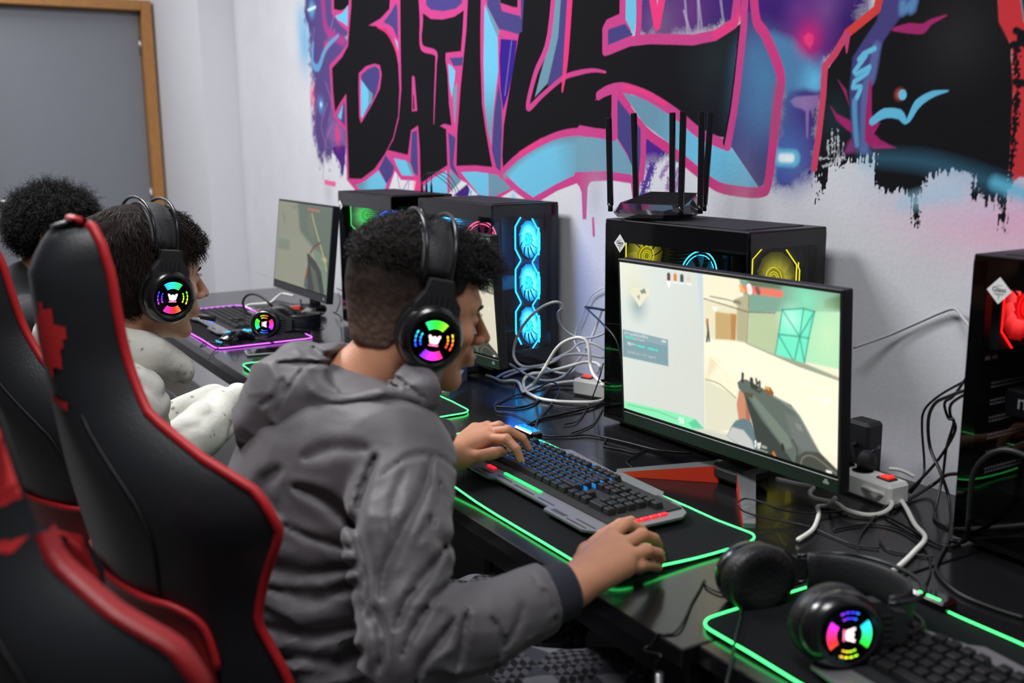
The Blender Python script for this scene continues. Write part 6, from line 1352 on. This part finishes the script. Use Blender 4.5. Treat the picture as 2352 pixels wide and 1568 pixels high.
    if pillow:
        c = P(.40, 0., .10); R_ = look((0, cl, sl), (1, 0, 0))
        mk = lambda nm, x0, x1, m: sobj(nm, lambda Q: smax(ell(Q, c, (.175, .055, .095), np.array([[1, 0, 0], [0, cl, sl], [0, -sl, cl]]))-.008, np.maximum(x0-Q[:, 0], Q[:, 0]-x1), .002), c-.22, c+.22, .007, m, None, rl=1)
        p_ = mk('lumbar_pillow', -.11, .11, LEA); p_.parent = e
        for sx in (-1, 1): q_ = mk('pillow_end', .11 if sx > 0 else -.3, .3 if sx > 0 else -.11, LER); q_.parent = p_
    return e
make_chair((-.060, -1.124), .100, .191, .555, .86, .887, 'black and red gaming chair right behind the grey-jacketed person', pillow=False, emb=.022)
make_chair((-.598, -1.150), .277, .300, .540, .856, .93, 'black and red gaming chair behind the white-hooded person, its red wing beside the hoodie', pillow=False)
make_chair((.322, -1.285), .06, .19, .580, .76, .60, 'blurred black and red gaming chair nearest the camera, cut off by the left picture edge', pillow=False, redside=True, bend=0., pipe_to=.30, emb=.042)
# ================================================================ loose headsets
def lying(o, x, z):
    x = unit(x); z = np.asarray(z, float); z = unit(z-x*(z@x)); return np.array(o, float), np.array([x, np.cross(z, x), z])
make_headset(lying((.445, -.662, DT+.052), (.95, -.26, .10), (.28, .95, -.05)), 'loose black headset lying by the near right mouse mat, lit plate green and red', hue0=.18, hoop=.150, cupz=-.01)
make_headset(lying((-1.905, -.560, DT+.060), (.84, -.52, .10), (.52, .85, -.04)), 'loose black headset on the far desk beside the violet-edged mat', hue0=.62, hoop=.145, cupz=-.01)
# ================================================================ cables
WC = mat('white_cable', (232, 230, 224), .4); GC = mat('grey_cable', (176, 177, 180), .45); KC = mat('black_cable', (18, 18, 20), .4)
def cable(name, m, r, pts, label, cat='cable', group=None, n=6):
    P = crom(np.array(pts), n); P[:, 2] = np.maximum(P[:, 2], np.where(P[:, 1] > -.82, DT+r*.9, -1)); P[:, 1] = np.minimum(P[:, 1], -.002-r)
    o = MB().tube(P, r, 7).build(name, m); tag(o, label, cat, group); return o
def K(L, ox, oy, s, r):
    """crop points: third value > 0 is height above the desk top, < 0 is the depth plane"""
    out = []
    for x, y, w_ in L:
        px, py = ox+x/s, oy+y/s; out.append(onz(px, py, DT+w_) if w_ >= 0 else ony(px, py, w_))
    return out
def C6(L, r=.003): return K(L, 1130, 650, 4.357, r)
def C5(L, r=.003): return K(L, 1552, 900, 2.3475, r)
def C4(L, r=.003): return K(L, 430, 640, 5.47, r)
G1_ = 'white and grey cables tangled by the blue-lit computer'; G2_ = 'black cables tangled on the middle desk'
for i, (m, r, L, lab) in enumerate((
    (GC, .0036, [(700, 262, -.235), (690, 205, -.24), (620, 190, -.26), (500, 240, -.27), (370, 350, -.28), (262, 510, -.28), (215, 680, -.28), (240, 780, -.28), (320, 835, -.27), (450, 830, -.26), (600, 790, -.24), (720, 725, -.2), (900, 710, -.18), (1115, 745, -.16)], 'grey cable making a tall loop in front of the blue fans'),
    (GC, .0030, [(690, 265, -.235), (660, 310, -.2), (690, 430, -.15), (800, 520, -.12), (930, 548, -.1), (1040, 535, -.1), (1125, 500, -.09)], 'grey cable sagging from the blue-lit computer to the yellow-lit one'),
    (GC, .0036, [(560, 855, .012), (420, 842, .01), (270, 885, .01), (110, 945, .005)], 'grey cable end lying left of the white loops'),
    (WC, .0042, [(1115, 1165, .006), (1000, 1190, .006), (700, 1185, .006), (500, 1160, .006), (390, 1115, .006), (330, 1070, .008), (420, 1000, .02), (490, 910, -.30), (560, 790, -.29), (650, 650, -.28), (750, 575, -.27), (870, 545, -.26), (950, 590, -.25), (975, 700, -.25), (985, 820, -.25), (1020, 920, -.26), (1115, 1025, -.28)], 'thick white cable with the tallest loop, beside the left power strip'),
    (WC, .0040, [(340, 1080, .006), (315, 1020, .012), (330, 950, .03), (400, 905, .04), (500, 895, .045), (700, 850, -.24), (860, 805, -.22), (960, 790, -.2), (1050, 805, -.19), (1085, 850, -.19), (1060, 895, .045)], 'white cable bending over to the left power strip'),
    (WC, .0040, [(-60, 925, .005), (0, 940, .005), (100, 980, .005), (210, 975, .008), (270, 1000, .008), (305, 1080, .006), (350, 1085, .006), (450, 1045, .006), (650, 1000, .01), (840, 978, .02)], 'white cable running along the desk into the left power strip'),
    (GC, .0036, [(180, 810, -.25), (300, 890, .012), (450, 960, .008), (600, 972, .008), (740, 915, .02), (850, 790, -.14), (950, 650, -.1), (1040, 440, -.06), (1105, 260, -.05)], 'grey cable rising up the wall towards the yellow-lit computer'),
    (GC, .0030, [(600, 770, -.2), (780, 680, -.16), (860, 610, -.12), (950, 592, -.12), (1050, 620, -.11), (1120, 670, -.1)], 'grey cable arching behind the white loops'),
    (WC, .0018, [(1115, 45, -.012), (1000, 120, -.01), (940, 230, -.01), (900, 340, -.01), (850, 450, -.01), (828, 530, -.015), (830, 600, -.03), (880, 690, -.06)], 'thin pale cord hanging against the wall'),
    (GC, .0036, [(40, 950, .006), (150, 890, .01), (330, 850, .012), (480, 830, .012), (640, 890, .012), (760, 905, .01), (830, 860, .012)], 'grey cable snaking under the monitor behind the nearest head'))):
    cable('power_cable', m, r, C6(L), lab, group=G1_)
for r, L, lab in (
    (.0016, [(225, 1015, .004), (200, 1110, .003), (50, 1185, .003), (30, 1240, .003), (60, 1290, .003), (200, 1305, .003), (330, 1360, .003), (430, 1410, .003)], 'thin black cord curling left on the blue-lit desk patch'),
    (.0030, [(45, 1235, .004), (250, 1245, .004), (400, 1210, .004), (500, 1140, .004), (600, 1030, .006), (850, 1030, .006), (1000, 1060, .006), (1115, 1105, .006)], 'thicker black cable passing in front of the left power strip'),
    (.0024, [(45, 1210, .004), (200, 1130, .004), (400, 1080, .008), (580, 990, .02), (655, 1020, .02), (670, 1090, .01), (600, 1200, .004), (520, 1290, .004), (460, 1370, .004), (440, 1430, .004), (470, 1500, .004), (560, 1530, .004), (800, 1525, .004), (1000, 1520, .004), (1330, 1590, .005), (1700, 1680, .006), (2000, 1700, .006)], 'long black cable crossing the desk to the nearest monitor'),
    (.0032, [(320, 1435, .004), (480, 1360, .004), (700, 1310, .004), (950, 1250, .005), (1100, 1185, .006), (1200, 1080, .010), (1300, 1010, .02)], 'black cable leading under the yellow-lit computer'),
    (.0017, [(1115, 800, -.27), (1065, 980, -.28), (1010, 1130, .01), (950, 1250, .004), (850, 1380, .004), (715, 1412, .004)], 'thin black cord dropping beside the yellow-lit computer'),
    (.0017, [(1115, 1240, .004), (1020, 1400, .003), (900, 1465, .003), (785, 1503, .003)], 'short thin black cord end in front of the yellow-lit computer'),
    (.0020, [(600, 1215, .003), (720, 1240, .003), (850, 1250, .003), (1000, 1220, .003), (1100, 1200, .005)], 'short black cord joining the tangle from the left'),
    (.0034, [(935, 240, -.09), (1020, 250, -.09), (1120, 268, -.10)], 'short black cable stub left of the yellow-lit computer'),
    (.0024, [(935, 242, -.09), (1050, 350, -.20), (1130, 430, -.285), (1220, 530, -.30), (1275, 660, -.30), (1300, 820, -.30)], 'black cable bending round the corner of the yellow-lit computer')):
    cable('black_cable', KC, r, C6(L), lab, group=G2_)
def c8(L): return K(L, 1080, 960, 4.704, 0)
for r, L, lab in ((.0014, [(1380, 60, .003), (1400, 170, .003), (1465, 230, .003), (1450, 300, .003), (1640, 340, .003), (1800, 375, .003), (1900, 340, .003)], 'very thin black cord wriggling behind the keyboard of the nearest person'),
                  (.0014, [(1900, 340, .003), (1800, 400, .003), (1690, 470, .003), (1760, 550, .003), (1715, 620, .003), (1705, 660, .008)], 'very thin keyboard cord beside the red monitor foot')):
    cable('thin_cord', KC, r, c8(L), lab, group='thin cords behind the keyboard')
G3_ = 'white cables round the right power strip'
for r, L, lab in (
    (.0042, [(540, 468, .03), (650, 495, .02), (740, 512, .02), (722, 540, .015), (745, 572, .01), (860, 597, .008), (920, 635, .008), (1030, 662, .006), (1120, 650, .006), (1166, 605, .010), (1130, 560, .02), (1060, 530, .03), (1000, 510, .02), (960, 515, .01)], 'white cable looping under the right corner of the nearest monitor'),
    (.0040, [(860, 570, .03), (820, 610, .006), (765, 618, .006), (772, 660, .006), (740, 740, .006), (660, 797, .006)], 'short white cable end pointing at the loose headset'),
    (.0042, [(1172, 545, .02), (1205, 570, .012), (1245, 630, .006), (1290, 715, .006), (1345, 785, .008), (1290, 858, .006), (1210, 935, .006), (1150, 972, .006), (1030, 985, .006), (940, 960, .006)], 'white cable from the right power strip down to the corner mat'),
    (.0034, [(1150, 412, -.06), (1200, 418, -.05), (1240, 432, -.04), (1285, 455, -.03)], 'white cable behind the right power strip'),
    (.0040, [(300, 430, .004), (240, 436, .004), (208, 408, .010), (225, 375, .02), (290, 385, .03)], 'white cable hooked under the nearest monitor')):
    cable('white_cable', WC, r, C5(L), lab, group=G3_)
G4_ = 'black cables beside the red-lit computer'
for r, L, lab in (
    (.0030, [(1560, -10, -.20), (1480, 20, -.16), (1400, 60, -.13), (1362, 150, -.11), (1372, 300, -.10), (1430, 440, -.12), (1478, 600, .02), (1478, 780, .004), (1420, 900, .004), (1410, 970, .004), (1520, 1080, .004), (1700, 1160, .004), (1880, 1217, .004)], 'long black cable falling from the red-lit computer to the corner mat'),
    (.0026, [(1580, 0, -.2), (1490, 60, -.14), (1480, 120, -.12), (1508, 200, -.11), (1440, 330, -.10), (1350, 440, -.10), (1240, 548, .006), (1205, 565, .006)], 'black cable crossing the bundle left of the red-lit computer'),
    (.0022, [(1560, -60, -.18), (1420, 20, -.12), (1340, 100, -.09), (1328, 200, -.08), (1340, 380, -.08), (1330, 460, -.09), (1265, 545, .006)], 'leftmost thin black cable hanging from the red-lit computer'),
    (.0024, [(1570, -80, -.2), (1500, 20, -.15), (1450, 60, -.13), (1470, 140, -.12), (1500, 160, -.12), (1460, 300, -.10), (1440, 450, -.10), (1400, 640, .004), (1400, 690, .003), (1470, 735, .003)], 'thin black cable ending in a wave near the red-lit computer'),
    (.0032, [(1180, 625, .006), (1300, 555, .006), (1400, 490, .02), (1460, 448, -.12), (1560, 440, -.16)], 'black cable running into the back of the red-lit computer'),
    (.0042, [(1480, 800, .006), (1560, 800, .01), (1580, 700, -.28), (1590, 560, -.29), (1610, 430, -.29), (1680, 345, -.29), (1780, 312, -.29), (1900, 350, -.29), (1960, 420, -.29)], 'thick black cable arching in front of the red-lit computer'),
    (.0024, [(1130, 665, .004), (1250, 730, .004), (1385, 808, .004), (1470, 832, .004), (1530, 818, .004)], 'black cable running behind the white one to the red-lit computer'),
    (.0026, [(1590, 765, .004), (1700, 795, .004), (1800, 830, .004), (1900, 872, .004)], 'black cable at the foot of the red-lit computer'),
    (.0020, [(980, 880, .004), (990, 780, .004), (1050, 700, .004), (1130, 620, .006), (1180, 590, .006)], 'black cord rising behind the loose headset'),
    (.0016, [(340, 590, .03), (380, 574, .03), (460, 592, .03), (560, 632, .02), (700, 652, .01), (830, 648, .006), (930, 640, .004)], 'upper strand of the cord around the silver monitor foot'),
    (.0016, [(335, 605, .03), (370, 645, .02), (500, 682, .01), (700, 720, .004), (850, 780, .003), (960, 822, .003), (1100, 840, .003)], 'lower strand of the cord around the silver monitor foot'),
    (.0018, [(850, 742, .003), (950, 722, .003), (1080, 712, .003), (1200, 740, .003), (1300, 800, .003), (1360, 870, .003), (1375, 960, .003), (1340, 1060, .003)], 'black cord wandering across the desk towards the corner mat'),
    (.0018, [(1100, 800, .003), (1150, 850, .003), (1260, 870, .003), (1390, 890, .003)], 'short black cord between the white cable and the headset')):
    cable('black_cable', KC, r, C5(L), lab, group=G4_)
def c4b(L): return K(L, 1000, 900, 2.3475, 0)
P = [onz(1000+x/2.3475, 900+y/2.3475, DT+.003) for x, y in ((1620, 1090), (1530, 1080), (1462, 1045), (1450, 1015), (1420, 1070), (1385, 1130), (1300, 1290))]
P += [np.array([P[-1][0]-.02, -.835, DT-.02])]+[ony(1000+x/2.3475, 900+y/2.3475, -.85) for x, y in ((1215, 1420), (1185, 1470), (1178, 1560), (1180, 1700))]
cable('audio_cable', KC, .0016, P, 'thin black headset cord dropping over the desk edge beside the metal leg')
P = [onz(1000+x/2.3475, 900+y/2.3475, DT+.012) for x, y in ((1640, 1060), (1645, 1120), (1650, 1200), (1625, 1300), (1608, 1380), (1590, 1480))]+[ony(1000+1565/2.3475, 900+1600/2.3475, -.84)]
cable('audio_cable', KC, .0020, P, 'black cord running from the loose headset across its green-edged mat')
# cable ties and cord on the wall
cable('wall_cable', GC, .0030, [ony(1960, 798, -.05), ony(2040, 770, -.02), ony(2110, 740, -.012), ony(2160, 718, -.012), ony(2193, 709, -.015), ony(2212, 730, -.03), ony(2235, 760, -.05)], 'single grey cable crossing the white wall left of the red-lit computer')
# far desk
cable('white_cable', WC, .0040, C4([(805, 385, .003), (735, 352, .003), (785, 325, .006), (950, 310, .006), (1050, 292, .01), (1130, 222, .02), (1200, 186, .02), (1330, 212, .02)]), 'white cable curling round the corner of the violet-edged mat')
cable('white_cable', WC, .0038, C4([(1145, 445, .02), (1300, 422, .012), (1450, 400, .01), (1560, 362, .01), (1600, 330, .01)]), 'white cable behind the loose headset on the far desk')
cable('boom_cable', KC, .0040, C4([(1140, 435, .06), (1060, 340, .09), (980, 262, .11), (880, 205, .12), (790, 195, .115), (725, 235, .10), (700, 300, .08), (720, 372, .05), (740, 400, .03)]), 'black boom arching from the loose headset on the far desk')
cable('black_cable', KC, .0032, C4([(1425, 265, .05), (1425, 350, .03), (1385, 435, .006), (1310, 482, .006)]), 'black cable dropping from the farthest monitor')
cable('black_cable', KC, .0020, C4([(850, 350, .003), (1000, 345, .003), (1110, 280, .004), (1230, 300, .004), (1330, 322, .004), (1480, 318, .004), (1580, 352, .004)]), 'thin black cord behind the farthest keyboard')
cable('audio_cable', KC, .0022, C4([(1120, 815, .01), (1030, 790, .01), (900, 752, .008), (780, 762, .008), (620, 815, .006), (500, 838, .006), (320, 800, .006), (210, 810, .004), (160, 852, .003)]), 'black headset cord crossing the violet-edged mat')
cable('mouse_cord', KC, .0018, C4([(850, 560, .012), (720, 630, .010), (600, 712, .040), (470, 790, .012), (380, 870, .006), (300, 952, .003), (270, 1010, .003)]), 'thin cord running over the mouse to the far desk edge')
for (px, py, a, b, wh) in ((1880, 120, 1975, 230, 'topmost'), (1830, 420, 1935, 540, 'lowest'), (1900, 170, 1860, 440, 'middle')):
    cable('black_cable', KC, .0018, C4([(px, py, .07), ((px+a)/2+40, (py+b)/2-10, .05), (a, b, .01)]), wh+' thin black cable hanging behind the farthest monitor', group='thin cables behind the farthest monitor')
# silver bar of the desk frame under the seam
e = MB().tube([(.372, -.835, .70), (.395, -.838, .30)], .007, 10).build('desk_crank', mat('brushed_metal', (170, 170, 172), .3, metal=.9)); tag(e, 'shiny metal bar hanging under the desk seam', 'metal bar')
